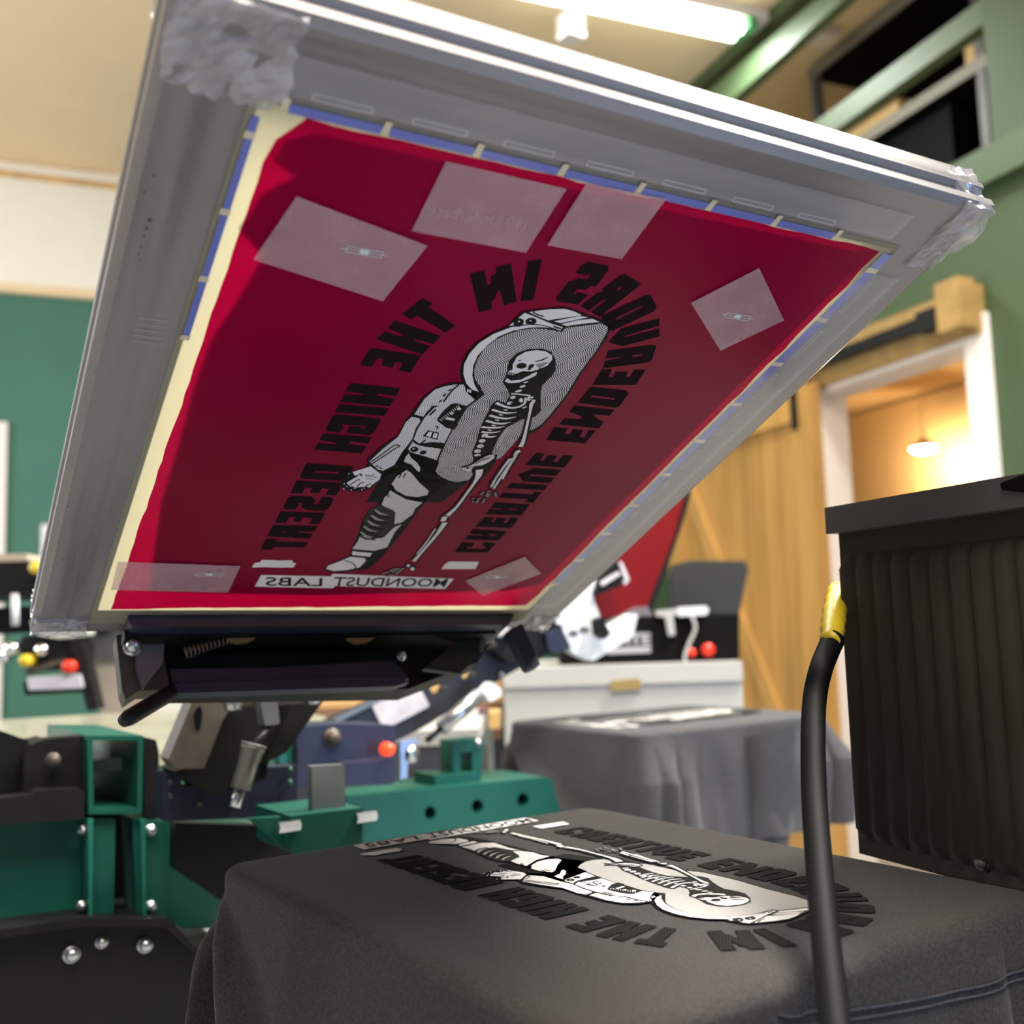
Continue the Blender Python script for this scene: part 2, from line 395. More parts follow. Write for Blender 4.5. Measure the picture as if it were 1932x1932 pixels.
b = bmesh.new(); slab('x', RW, at_-0.25, at_+0.25, 2.685, qs.z-0.03, OFF+0.06, 0.4, None, bm=b)
tagit(link('storage_tote', b, M['blackp']), 'black storage tote under the lower rack shelf, two small cans on its lid', 'tote')
for px, py, r, c in ((1797, 215, 0.022, (0.5, 0.12, 0.03)), (1770, 240, 0.024, (0.5, 0.5, 0.5))):
    q = hit(px, py, CN+P*(OFF+0.2), P); q.z = qs.z-0.029+r; b = bmesh.new(); add_tube(b, [q, q+P*0.12], r, 14)
    tagit(link('paint_can', b, mat('can_%d' % px, c, 0.4)), 'small %s can lying on the black tote below the rack shelf' % ('orange' if c[0] > c[2] else 'grey'), 'can')
# ---- fluorescent fitting at the ceiling
cz = H-0.10
def onc(px, py, z=cz): return onZ(px, py, z)
pA = onc(1392, 60); pB = onc(930, -38)
dirT = (pB-pA).normalized(); nT = Vector((-dirT.y, dirT.x, 0))
ft = thing('fluorescent_fitting', 'fluorescent tube fitting glowing white at the ceiling above the screen frame', 'ceiling light', (pA+pB)/2)
b = bmesh.new(); pE = pA-dirT*0.55
poly_prism(b, [pE+nT*0.06+UP*0.045, pB+nT*0.06+UP*0.045, pB-nT*0.06+UP*0.045, pE-nT*0.06+UP*0.045], (0, 0, 0.054)); link('housing', b, M['trimw'], ft)
lum = mat('tube_glow', (1, 1, 1), 0.5, emit=(0.93, 1.0, 0.92), estr=7.0)
for s in (-0.032, 0.032):
    tube('tube', [pA+nT*s, pB+nT*s], 0.028, lum, ft)
b = bmesh.new(); add_box(b, pA-dirT*0.03+UP*0.02, (0.05, 0.14, 0.06)); link('lamp_holder', b, mat('green_holder', (0.1, 0.4, 0.15), 0.4), ft)
b = bmesh.new(); add_box(b, onc(1496, 70, cz+0.02), (0.12, 0.10, 0.07)); link('end_cap', b, M['trimw'], ft)
d = bpy.data.lights.new('tube_light', 'AREA'); d.shape = 'RECTANGLE'; d.size = (pA-pB).length; d.size_y = 0.12; d.energy = 55; d.color = (0.93, 1, 0.93)
l = bpy.data.objects.new('tube_light', d); col.objects.link(l)
l.location = (pA+pB)/2-UP*0.05; l.rotation_euler = (0, 0, math.atan2(dirT.y, dirT.x))
q = onc(1078, 82, cz-0.1)
b = bmesh.new(); add_box(b, q+Vector((0, 0, 0.08)), (0.10, 0.10, 0.12), bev=0.01)
tagit(link('ceiling_sensor', b, M['trimw']), 'small white box under the tube light, just over the frame edge', 'sensor')
# ================================================================== the big screen
SC = 0.541
MS = Matrix(((0.9945223859, -0.0865820582, -0.0585557097, -0.1160106270), (-0.1030251197, -0.9065249288, -0.4093878088, 0.0832490403), (-0.0176365715, 0.4131780495, -0.9104794621, 1.3831397862), (0, 0, 0, 1)))
def sl(u, v, w=0.0): return Vector((u*SC, v*SC, w*SC))
def S(px, py, w=0.0):
    """point of the screen's own plane (offset w) seen at a pixel -> u, v"""
    n = Vector((MS[0][2], MS[1][2], MS[2][2])); p0 = MS @ Vector((0, 0, w*SC))
    q = MS.inverted() @ hit(px, py, p0, n); return q.x/SC, q.y/SC
scr = thing('printing_screen', 'raised aluminium-framed screen with crimson emulsion and a mirrored astronaut stencil', 'printing screen', mw=MS)
def sp(name, fn, m, parent=scr, smooth=False):
    b = bmesh.new(); fn(b); return link(name, b, m, parent, smooth, world=False)
UO, U1, VT, VB = -0.311, 0.628, 0.060, -1.095
RWd = 0.080
# rail cross-section: (inward distance from the outer edge, w)
PROF = [(0.000, 0.000), (-0.010, -0.006), (-0.010, -0.016), (-0.003, -0.020), (-0.003, -0.032), (-0.010, -0.036), (-0.010, -0.044), (-0.006, -0.047), (-0.006, -0.070), (0.004, -0.078), (0.070, -0.078), (0.080, -0.070), (0.080, 0.000)]
def rail(name, p, q, inn, extp, extq):
    """p->q outer edge (uv), inn: inward unit"""
    b = bmesh.new(); p = Vector(p); q = Vector(q); inn = Vector(inn); d = (q-p).normalized(); rows = []
    NS = 2
    for k in range(NS):
        ring = []
        for (i, w_) in PROF:
            base = p if k == 0 else q
            off = d*(i if k == 0 else -i)
            uv = base+inn*i+off
            ring.append(b.verts.new(sl(uv.x, uv.y, w_)))
        rows.append(ring)
    n = len(PROF)
    for i in range(n): b.faces.new([rows[0][i], rows[0][(i+1) % n], rows[1][(i+1) % n], rows[1][i]])
    b.faces.new(rows[0]); b.faces.new(list(reversed(rows[1])))
    return link(name, b, ALU_H if abs(d.x) > 0.5 else ALU_V, scr, False, world=False)
def alu_mat(name, stretch):
    m = mat(name, (0.25, 0.235, 0.24), 0.38, 0.4, var=0.16, scale=14, stretch=stretch, rvar=0.12)
    return m
ALU_H = alu_mat('frame_aluminium_h', (0.25, 6, 6)); ALU_V = alu_mat('frame_aluminium_v', (6, 0.25, 6))
rail('frame_rail', (UO, VB), (UO, VT), (1, 0), 0, 0)
rail('frame_rail', (U1, VT), (U1, VB), (-1, 0), 0, 0)
rail('frame_rail', (UO, VT), (U1, VT), (0, -1), 0, 0)
rail('frame_rail', (U1, VB), (UO, VB), (0, 1), 0, 0)
# mesh fabric, stretched over the underside
mesh_m = mat('screen_mesh', (0.42, 0.41, 0.34), 0.45, transl=0.55, tcol=(0.85, 0.82, 0.66), bump=0.15, bscale=900, alpha=1.0)
def f_(b):
    poly_prism(b, [sl(UO+0.072, VB+0.03, 0.0006), sl(U1-0.072, VB+0.03, 0.0006), sl(U1-0.072, VT-0.072, 0.0006), sl(UO+0.072, VT-0.072, 0.0006)], Vector((0, 0, 0.0004*SC)))
sp('mesh', f_, mesh_m)
# emulsion
def emul():
    m = bpy.data.materials.new('crimson_emulsion'); m.use_nodes = True; nt = m.node_tree; N = nt.nodes; Lk = nt.links
    b = N['Principled BSDF']; out = N['Material Output']
    tc = N.new('ShaderNodeTexCoord'); nz = N.new('ShaderNodeTexNoise'); nz.inputs['Scale'].default_value = 5; nz.inputs['Detail'].default_value = 4
    Lk.new(tc.outputs['Object'], nz.inputs['Vector'])
    r = N.new('ShaderNodeValToRGB'); r.color_ramp.elements[0].position = 0.3; r.color_ramp.elements[0].color = (0.28, 0.0, 0.048, 1)
    r.color_ramp.elements[1].position = 0.75; r.color_ramp.elements[1].color = (0.38, 0.001, 0.078, 1); Lk.new(nz.outputs[0], r.inputs[0]); Lk.new(r.outputs[0], b.inputs['Base Color'])
    b.inputs['Roughness'].default_value = 0.33; b.inputs['Specular IOR Level'].default_value = 0.22
    n2 = N.new('ShaderNodeTexNoise'); n2.inputs['Scale'].default_value = 900; Lk.new(tc.outputs['Object'], n2.inputs['Vector'])
    n3 = N.new('ShaderNodeTexNoise'); n3.inputs['Scale'].default_value = 14; n3.inputs['Detail'].default_value = 2; Lk.new(tc.outputs['Object'], n3.inputs['Vector'])
    ad = N.new('ShaderNodeMath'); ad.operation = 'MULTIPLY_ADD'; ad.inputs[1].default_value = 0.1; Lk.new(n2.outputs[0], ad.inputs[0]); Lk.new(n3.outputs[0], ad.inputs[2])
    bp = N.new('ShaderNodeBump'); bp.inputs['Strength'].default_value = 0.25; bp.inputs['Distance'].default_value = 0.002; Lk.new(ad.outputs[0], bp.inputs['Height']); Lk.new(bp.outputs[0], b.inputs['Normal'])
    t = N.new('ShaderNodeBsdfTranslucent'); t.inputs[0].default_value = (1.0, 0.05, 0.38, 1)
    ms = N.new('ShaderNodeMixShader'); ms.inputs[0].default_value = 0.6; Lk.new(b.outputs[0], ms.inputs[1]); Lk.new(t.outputs[0], ms.inputs[2]); Lk.new(ms.outputs[0], out.inputs[0])
    return m
EM = emul()
edge = []
def jit(p, q, n, a):
    for k in range(n):
        t = k/n; x = p[0]+(q[0]-p[0])*t; y = p[1]+(q[1]-p[1])*t
        s = a*(noise.noise(Vector((x*30, y*30, 3.3))))
        edge.append((x+s*(abs(q[1]-p[1]) > 0.1), y+s*(abs(q[0]-p[0]) > 0.1)))
jit((-0.207, -0.055), (-0.190, -0.030), 3, 0); jit((-0.187, -0.026), (0.527, -0.024), 30, 0.003); jit((0.532, -0.026), (0.536, -0.98), 30, 0.004)
jit((0.53, -0.995), (-0.19, -1.008), 30, 0.004); jit((-0.212, -1.010), (-0.211, -0.06), 40, 0.003)
sp('emulsion', lambda b: poly_prism(b, [sl(x, y, 0.0016) for x, y in edge], Vector((0, 0, 0.0005*SC))), EM)
# added unseen ink layer above the mesh, shaped to leave bright edge strips
light_block_px = [(545, 262), (600, 250), (1640, 478), (1018, 1100), (960, 1112), (600, 1120), (420, 1117), (285, 1112), (290, 1060), (305, 950), (335, 850), (372, 720), (400, 640), (452, 560), (500, 480), (455, 430), (500, 360), (560, 330), (520, 300)]
ink = [S(x, y) for x, y in light_block_px]
sp('ink_light_block', lambda b: poly_prism(b, [sl(x, y, -0.0015) for x, y in ink], Vector((0, 0, -0.0015*SC))), mat('black_light_block', (0.01, 0.01, 0.01), 0.3))
# ---- artwork
ART_MATS = {}
def art_mats(on_screen):
    k = 'screen' if on_screen else 'shirt'
    if k in ART_MATS: return ART_MATS[k]
    def base(n): 
        m = bpy.data.materials.new(k+n); m.use_nodes = True; return m, m.node_tree, m.node_tree.nodes['Principled BSDF']
    whitec = (0.74, 0.72, 0.76) if on_screen else (0.80, 0.78, 0.77)
    blackc = (0.006, 0.006, 0.006) if on_screen else (0.009, 0.008, 0.008)
    bgc = (0.22, 0.002, 0.03) if on_screen else (0.06, 0.056, 0.054)
    letc = (0.006, 0.005, 0.006) if on_screen else (0.010, 0.010, 0.010)
    ms = []
    def dots(nt, b, c0, c1, period, thr):
        N = nt.nodes; L = nt.links; tc = N.new('ShaderNodeTexCoord'); sx = N.new('ShaderNodeSeparateXYZ'); L.new(tc.outputs['Object'], sx.inputs[0])
        def s(out, ph):
            a = N.new('ShaderNodeMath'); a.operation = 'MULTIPLY_ADD'; a.inputs[1].default_value = 2*pi/period; a.inputs[2].default_value = ph; L.new(out, a.inputs[0])
            c = N.new('ShaderNodeMath'); c.operation = 'SINE'; L.new(a.outputs[0], c.inputs[0]); return c.outputs[0]
        p = N.new('ShaderNodeMath'); p.operation = 'MULTIPLY'; L.new(s(sx.outputs[0], 0), p.inputs[0]); L.new(s(sx.outputs[1], 0), p.inputs[1])
        g = N.new('ShaderNodeMath'); g.operation = 'GREATER_THAN'; g.inputs[1].default_value = thr; L.new(p.outputs[0], g.inputs[0])
        mx = N.new('ShaderNodeMix'); mx.data_type = 'RGBA'; mx.inputs[6].default_value = (*c0, 1); mx.inputs[7].default_value = (*c1, 1)
        L.new(g.outputs[0], mx.inputs[0]); L.new(mx.outputs[2], b.inputs['Base Color'])
    def waves(nt, b, duty, amp):
        N = nt.nodes; L = nt.links; tc = N.new('ShaderNodeTexCoord'); sx = N.new('ShaderNodeSeparateXYZ'); L.new(tc.outputs['Object'], sx.inputs[0])
        def lin(a_, b_, c_=0):
            m1 = N.new('ShaderNodeMath'); m1.operation = 'MULTIPLY'; m1.inputs[1].default_value = a_; L.new(sx.outputs[0], m1.inputs[0])
            m2 = N.new('ShaderNodeMath'); m2.operation = 'MULTIPLY_ADD'; m2.inputs[1].default_value = b_; L.new(sx.outputs[1], m2.inputs[0]); L.new(m1.outputs[0], m2.inputs[2])
            return m2.outputs[0]
        s_ = lin(0.77, -0.64); d_ = lin(0.64, 0.77)
        k = 2*pi/(0.053*SC); a = N.new('ShaderNodeMath'); a.operation = 'MULTIPLY_ADD'; a.inputs[1].default_value = k; L.new(s_, a.inputs[0])
        a2 = N.new('ShaderNodeMath'); a2.operation = 'MULTIPLY'; a2.inputs[1].default_value = 9.0/SC; L.new(d_, a2.inputs[0]); L.new(a2.outputs[0], a.inputs[2])
        sn = N.new('ShaderNodeMath'); sn.operation = 'SINE'; L.new(a.outputs[0], sn.inputs[0])
        dd = N.new('ShaderNodeMath'); dd.operation = 'MULTIPLY_ADD'; dd.inputs[1].default_value = amp*SC; L.new(sn.outputs[0], dd.inputs[0]); L.new(d_, dd.inputs[2])
        q = N.new('ShaderNodeMath'); q.operation = 'MULTIPLY'; q.inputs[1].default_value = 2*pi/(0.0026*SC); L.new(dd.outputs[0], q.inputs[0])
        c = N.new('ShaderNodeMath'); c.operation = 'SINE'; L.new(q.outputs[0], c.inputs[0])
        g = N.new('ShaderNodeMath'); g.operation = 'GREATER_THAN'; g.inputs[1].default_value = duty; L.new(c.outputs[0], g.inputs[0])
        mx = N.new('ShaderNodeMix'); mx.data_type = 'RGBA'; mx.inputs[6].default_value = (*whitec, 1); mx.inputs[7].default_value = (*blackc, 1)
        L.new(g.outputs[0], mx.inputs[0]); L.new(mx.outputs[2], b.inputs['Base Color'])
    m, nt, b = base('_letter_ink'); dots(nt, b, letc, bgc, 0.0046*SC, 0.90 if on_screen else 0.75); b.inputs['Roughness'].default_value = 0.9; ms.append(m)
    m, nt, b = base('_black_ink'); b.inputs['Base Color'].default_value = (*blackc, 1); b.inputs['Roughness'].default_value = 0.5; ms.append(m)
    m, nt, b = base('_white_ink'); b.inputs['Base Color'].default_value = (*whitec, 1); b.inputs['Roughness'].default_value = 0.6; ms.append(m)
    m, nt, b = base('_engraved_lines'); waves(nt, b, 0.0, 0.0042); b.inputs['Roughness'].default_value = 0.6; ms.append(m)
    m, nt, b = base('_fine_lines'); waves(nt, b, 0.80, 0.0042); b.inputs['Roughness'].default_value = 0.6; ms.append(m)
    m, nt, b = base('_grey_rib'); b.inputs['Base Color'].default_value = (0.03, 0.03, 0.03, 1); ms.append(m)
    m, nt, b = base('_mid_grey'); b.inputs['Base Color'].default_value = (*[x*0.45 for x in whitec], 1); ms.append(m)
    for m in ms: m.node_tree.nodes['Principled BSDF'].inputs['Specular IOR Level'].default_value = 0.10 if on_screen else 0.05
    ART_MATS[k] = ms; return ms
MI = {'L': 0, 'K': 1, 'W': 2, 'S': 3, 'T': 4, 'G': 5, 'M': 6}
def text_mesh(s, box, shear, bold):
    cu = bpy.data.curves.new('t', 'FONT'); cu.body = s; cu.shear = shear; cu.offset = bold; cu.resolution_u = 3
    ob = bpy.data.objects.new('t', cu); me = bpy.data.meshes.new_from_object(ob); bpy.data.objects.remove(ob)
    xs = [v.co.x for v in me.vertices]; ys = [v.co.y for v in me.vertices]
    x0, x1, y0, y1 = min(xs), max(xs), min(ys), max(ys); ux0, vy0, ux1, vy1 = box
    vs_ = [(ux0+(v.co.x-x0)/(x1-x0)*(ux1-ux0), vy0+(v.co.y-y0)/(y1-y0)*(vy1-vy0)) for v in me.vertices]
    fs = [list(p.vertices) for p in me.polygons]; bpy.data.meshes.remove(me); return vs_, fs
def build_art(parts):
    """art in its own plane (u, v), ink side +z, height steps of a tenth of a millimetre"""
    b = bmesh.new()
    for e in parts:
        lay, mt = e[0], e[1]; rs = []
        for s in e[2:]:
            a = list(map(int, s.split(','))); rs.append([sl(a[i]/1e4, a[i+1]/1e4, (lay+1)*0.00022) for i in range(0, len(a), 2)])
        poly_prism(b, rs[0], None, rs[1:], MI[mt])
    return b
def art_text(b):
    for s, box, sh in (('LABS', (0.1045, -0.922, 0.004, -0.893), 0.25), ('MOONDUST', (0.3285, -0.920, 0.116, -0.889), 0.25)):
        vs_, fs = text_mesh(s, box, sh, 0.006)
        V = [b.verts.new(sl(x, y, 0.0011)) for x, y in vs_]
        for f in fs:
            try: b.faces.new([V[i] for i in f]).material_index = 1
            except ValueError: pass
ART = [
(0,'L','1679,-1268,1951,-1279,1997,-1330,1992,-1614,1929,-1628,1889,-1701,1787,-1710,1782,-1782,1810,-1796,1818,-1755,1977,-1772,1927,-1948,1649,-1954,1603,-1899,1616,-1621,1662,-1586,1700,-1540,1822,-1531,1822,-1463,1799,-1449,1772,-1480,1626,-1470,1637,-1333'),
(0,'L','2186,-1380,2231,-1351,2533,-1456,2514,-1525,2328,-2094,2168,-2038,2237,-1815,2209,-1795,2122,-2023,1973,-1965,2068,-1707,2124,-1688,2089,-1638','2325,-1553,2308,-1629,2274,-1616,2288,-1562'),
(0,'L','2698,-1610,2772,-1607,2974,-1780,2974,-1856,2637,-2298,2539,-2282,2359,-2108,2346,-2069','2744,-1808,2775,-1822,2585,-2096,2550,-2076'),
(0,'L','3126,-1957,3214,-2075,2857,-2356,2874,-2375,3244,-2126,3342,-2268,2937,-2540,2834,-2530,2696,-2497,2714,-2370,2728,-2230'),
(0,'L','3347,-2431,3413,-2456,3515,-2722,3483,-2783,2915,-3004,2862,-2858,3041,-2763,3032,-2749,2843,-2808,2788,-2658','3182,-2683,3311,-2636,3322,-2672,3210,-2716'),
(0,'L','2912,-3028,3059,-3002,3094,-3147,3166,-3159,3143,-3034,3318,-3011,3341,-3104,3408,-3116,3377,-2953,3549,-2922,3595,-3249,2960,-3357'),
(0,'L','2956,-3401,3523,-3386,3598,-3443,3628,-3733,3573,-3776,2948,-3757','3083,-3569,3452,-3578,3466,-3617,3071,-3615'),
(0,'L','2937,-3823,3602,-3823,3599,-3968,3325,-3967,3418,-4039,3596,-4116,3610,-4278,2942,-4272,2950,-4125,3211,-4115,3191,-4045,2941,-3969'),
(0,'L','2902,-4342,3123,-4348,3146,-4480,3238,-4482,3214,-4350,3389,-4355,3421,-4517,3505,-4521,3474,-4343,3587,-4326,3594,-4658,2943,-4660'),
(0,'L','2946,-4990,3093,-4993,3101,-5166,3171,-5179,3160,-5027,3329,-5028,3329,-5171,3407,-5183,3410,-4995,3582,-4984,3596,-5306,2936,-5318'),
(0,'L','3106,-5376,3578,-5365,3585,-5537,3128,-5543,3163,-5596,3587,-5595,3589,-5747,3109,-5741,2947,-5575,3014,-5500'),
(0,'L','2938,-5811,3584,-5807,3587,-5950,2933,-5959'),
(0,'L','2939,-6088,3453,-6089,3450,-6012,3584,-6016,3585,-6330,3425,-6308,3453,-6231,2933,-6238'),
(0,'L','2930,-6367,3560,-6382,3578,-6711,3419,-6724,2941,-6727,2929,-6577,3164,-6581,3153,-6545,2933,-6539','3265,-6517,3404,-6530,3403,-6573,3271,-6559'),
(0,'L','2960,-6814,3142,-6812,3123,-6942,3183,-6958,3178,-6809,3361,-6819,3364,-6962,3430,-6975,3414,-6789,3572,-6789,3581,-7112,2928,-7127'),
(0,'L','2929,-7192,3568,-7226,3556,-7533,2930,-7540,2923,-7392,3174,-7402,3178,-7361,2932,-7346','3304,-7326,3427,-7344,3425,-7404,3295,-7386'),
(0,'L','2918,-7631,3168,-7635,3170,-7773,3087,-7792,3113,-7833,3418,-7829,3403,-7732,3316,-7709,3325,-7597,3557,-7616,3542,-7945,2975,-7967,2926,-7913'),
(0,'L','416,-1755,557,-1665,701,-1890,721,-1845,674,-1746,706,-1670,662,-1593,804,-1498,1160,-2058,1038,-2158,878,-1932,856,-1967,884,-2075,860,-2122,926,-2245,793,-2331'),
(0,'L','980,-1423,1126,-1356,1346,-1997,1199,-2049'),
(0,'L','46,-2232,193,-2302,163,-2361,610,-2602,546,-2746,102,-2534,50,-2606,-84,-2542'),
(0,'L','-130,-2659,513,-2814,480,-2968,226,-2928,224,-2952,462,-3022,424,-3183,-218,-3022,-183,-2864,43,-2915,62,-2879,-167,-2806'),
(0,'L','-243,-3181,417,-3201,410,-3541,246,-3521,247,-3374,151,-3375,153,-3486,-6,-3472,-10,-3353,-89,-3351,-102,-3515,-260,-3509'),
(0,'L','-257,-3864,397,-3861,403,-4026,161,-4010,149,-4058,397,-4083,406,-4242,-258,-4254,-256,-4088,-27,-4087,-12,-4048,-262,-4035'),
(0,'L','-255,-4300,402,-4296,402,-4459,-263,-4470'),
(0,'L','-232,-4513,352,-4521,401,-4563,395,-4844,359,-4900,31,-4890,32,-4736,189,-4727,192,-4773,243,-4779,238,-4706,-90,-4715,-40,-4777,-70,-4905,-217,-4892,-260,-4848,-262,-4566'),
(0,'L','-264,-4948,396,-4947,402,-5091,161,-5072,140,-5137,402,-5164,397,-5329,-268,-5323,-260,-5171,-38,-5171,-27,-5129,-270,-5100'),
(0,'L','-277,-5653,395,-5655,403,-5757,363,-5914,327,-6034,-231,-6038,-272,-5986','-106,-5826,242,-5823,231,-5872,-109,-5870'),
(0,'L','-284,-6092,342,-6081,396,-6262,382,-6424,229,-6409,226,-6260,130,-6250,122,-6380,-17,-6384,-10,-6265,-109,-6256,-118,-6424,-279,-6421'),
(0,'L','-233,-6489,38,-6478,133,-6570,132,-6672,179,-6693,198,-6646,196,-6479,339,-6479,389,-6525,392,-6804,334,-6851,73,-6853,-26,-6759,-31,-6667,-111,-6654,-67,-6721,-85,-6857,-226,-6859,-276,-6812,-275,-6549'),
(0,'L','-286,-6916,386,-6910,384,-7233,231,-7234,233,-7072,91,-7063,84,-7192,-28,-7190,-23,-7072,-107,-7068,-118,-7244,-274,-7248'),
(0,'L','-283,-7307,382,-7293,381,-7448,137,-7472,135,-7506,383,-7522,373,-7670,90,-7665,66,-7622,40,-7669,-282,-7645','-98,-7478,-18,-7483,-31,-7517,-109,-7518'),
(0,'L','-280,-7717,-122,-7720,-125,-7792,382,-7788,381,-7951,-101,-7962,-113,-8049,-283,-8049'),
(1,'W','-181,-8377,-99,-8361,92,-8377,299,-8360,333,-8438,386,-8448,384,-8596,270,-8596,155,-8610,-82,-8603,-269,-8622,-262,-8465,-191,-8450'),
(1,'W','2966,-8284,3527,-8267,3577,-8527,2945,-8551,2939,-8379'),
(1,'W','-62,-8862,1090,-8875,1093,-8785,3332,-8893,3324,-9283,1273,-9214,1263,-9295,-60,-9265'),
(0,'K','1234,-2498,1301,-2202,1515,-2115,1730,-2027,1826,-2021,2195,-2096,2513,-2165,2583,-2242,2639,-2431,2675,-3175,2734,-3655,2733,-4115,2716,-4346,2675,-4488,2607,-4556,2502,-4729,2459,-5165,2060,-6453,890,-6563,869,-5502,1176,-4498,1436,-4079,1270,-3913,1144,-3628,1022,-3403,968,-3205,958,-2989,996,-2814,1103,-2628'),
(1,'S','1267,-3490,1193,-3340,1146,-3140,1144,-2922,1211,-2742,1300,-2634,1422,-2527,1584,-2458,1773,-2435,1972,-2448,1982,-2363,2143,-2285,2403,-2195,2528,-2237,2572,-2320,2626,-2672,2635,-3148,2693,-3626,2691,-4084,2673,-4314,2611,-4439,2564,-4484,2495,-4612,2486,-4851,2459,-5165,2224,-5490,2225,-5801,2080,-5870,1924,-5856,1744,-5751,1620,-5642,1583,-5426,1536,-5313,1507,-5104,1449,-4644,1454,-4445,1429,-4133,1495,-3901,1409,-4226,1482,-4001,1551,-3797,1371,-3605'),
(2,'K','1563,-3091,1594,-2928,1712,-2822,1876,-2783,2028,-2818,2163,-2951,2274,-3137,2282,-3271,2263,-3396,2251,-3475,2292,-3593,2397,-3814,2511,-4009,2492,-4145,2412,-4207,2337,-4236,2247,-4367,2185,-4513,2195,-4721,2235,-4947,2268,-5088,2371,-5111,2422,-5291,2430,-5479,2438,-5672,2286,-5751,2133,-5515,2037,-5227,1953,-5092,1909,-4848,1833,-4564,1785,-4319,1766,-4141,1746,-4031,1753,-3934,1782,-3882,1919,-3923,1907,-3767,1830,-3655,1677,-3513,1651,-3352'),
(3,'W','2244,-4404,2233,-4419,2217,-4440,2209,-4460,2209,-4482,2216,-4507,2220,-4525,2217,-4526,2209,-4509,2200,-4484,2197,-4458,2209,-4435,2226,-4414,2239,-4400'),
(3,'W','2254,-4475,2243,-4490,2227,-4511,2219,-4531,2219,-4553,2226,-4578,2231,-4596,2227,-4598,2219,-4580,2210,-4555,2207,-4529,2219,-4505,2237,-4485,2250,-4471'),
(3,'W','2264,-4546,2253,-4561,2238,-4582,2229,-4602,2229,-4625,2236,-4650,2241,-4668,2237,-4669,2229,-4652,2220,-4626,2217,-4600,2229,-4577,2247,-4556,2260,-4542'),
(3,'W','2275,-4617,2263,-4632,2248,-4654,2239,-4674,2239,-4697,2246,-4722,2251,-4741,2247,-4742,2240,-4724,2230,-4699,2227,-4672,2239,-4648,2257,-4627,2270,-4613'),
(3,'W','2285,-4689,2274,-4705,2258,-4726,2249,-4747,2250,-4769,2256,-4795,2261,-4814,2258,-4815,2250,-4797,2241,-4771,2237,-4745,2250,-4721,2267,-4700,2280,-4685'),
(3,'W','2296,-4762,2284,-4777,2268,-4799,2259,-4820,2260,-4843,2267,-4869,2272,-4887,2268,-4889,2260,-4871,2251,-4844,2248,-4818,2260,-4794,2278,-4772,2291,-4758'),
(3,'W','2306,-4835,2295,-4851,2279,-4872,2270,-4893,2270,-4917,2277,-4943,2282,-4962,2278,-4963,2271,-4945,2261,-4918,2258,-4891,2270,-4867,2288,-4846,2301,-4831'),
(0,'K','1816,-2411,1646,-2363,1486,-2374,1263,-2470,1103,-2628,996,-2814,953,-3051,983,-3265,1076,-3474,1220,-3699,1398,-3892,1527,-3870,1547,-3763,1308,-3566,1183,-3341,1139,-3126,1171,-2887,1300,-2634'),
(2,'K','1820,-2418,1678,-2424,1534,-2468,1399,-2525,1290,-2613,1194,-2730,1134,-2901,1129,-3128,1183,-3341,1260,-3491,1373,-3622,1548,-3789,1527,-3870,1470,-3897,1291,-3806,1192,-3636,1059,-3412,991,-3232,970,-3017,1003,-2828,1109,-2642,1267,-2477,1490,-2380,1651,-2373'),
(3,'W','1794,-2401,1656,-2384,1501,-2403,1293,-2487,1132,-2645,1029,-2838,993,-3044,1014,-3260,1085,-3440,1206,-3617,1333,-3722,1445,-3754,1318,-3614,1215,-3450,1144,-3268,1113,-3068,1147,-2860,1214,-2681,1343,-2543,1524,-2447,1671,-2410'),
(2,'K','1231,-2492,1301,-2202,1515,-2115,1733,-2033,1829,-2027,2223,-2105,2422,-2168,2359,-2219,1992,-2361,1972,-2448,1813,-2427,1550,-2390'),
(3,'W','1260,-2464,1340,-2216,1474,-2245,1745,-2321,1944,-2355,1946,-2422,1764,-2377,1582,-2369,1447,-2404'),
(3,'W','1392,-2190,1613,-2094,1806,-2046,1951,-2066,2075,-2106,1760,-2245,1700,-2279,1524,-2235'),
(3,'W','1778,-2278,2052,-2125,2175,-2122,1876,-2294'),
(3,'W','1897,-2312,2063,-2204,2242,-2138,2366,-2172,2148,-2254,1983,-2325'),
(4,'K','1394,-2344,1411,-2375,1415,-2408,1406,-2438,1385,-2457,1356,-2463,1325,-2454,1299,-2431,1282,-2400,1278,-2367,1288,-2338,1308,-2319,1337,-2313,1367,-2322'),
(4,'K','1556,-2314,1564,-2342,1558,-2368,1538,-2389,1508,-2399,1474,-2397,1444,-2383,1422,-2359,1414,-2332,1421,-2305,1441,-2285,1470,-2275,1504,-2277,1534,-2291'),
(5,'W','1355,-2364,1356,-2369,1355,-2374,1350,-2378,1344,-2379,1337,-2378,1332,-2375,1328,-2370,1326,-2364,1328,-2359,1333,-2356,1339,-2355,1345,-2356,1351,-2359'),
(5,'W','1493,-2321,1494,-2326,1491,-2330,1485,-2333,1478,-2334,1471,-2334,1465,-2331,1461,-2328,1461,-2323,1464,-2319,1469,-2316,1476,-2315,1483,-2315,1489,-2318'),
(4,'K','1443,-2165,1456,-2174,1475,-2185,1500,-2195,1535,-2203,1577,-2210,1608,-2215,1604,-2235,1574,-2230,1532,-2223,1494,-2214,1467,-2203,1446,-2191,1432,-2182'),
(4,'K','1811,-2347,1826,-2357,1848,-2371,1863,-2381,1856,-2393,1840,-2383,1819,-2369,1803,-2359'),
(4,'K','1843,-2353,1859,-2363,1880,-2377,1896,-2387,1888,-2399,1872,-2388,1851,-2374,1835,-2364'),
(4,'K','1875,-2358,1891,-2368,1912,-2382,1928,-2392,1920,-2404,1905,-2394,1883,-2380,1868,-2370'),
(4,'K','1908,-2363,1923,-2374,1945,-2388,1960,-2398,1953,-2410,1937,-2399,1916,-2385,1900,-2375'),
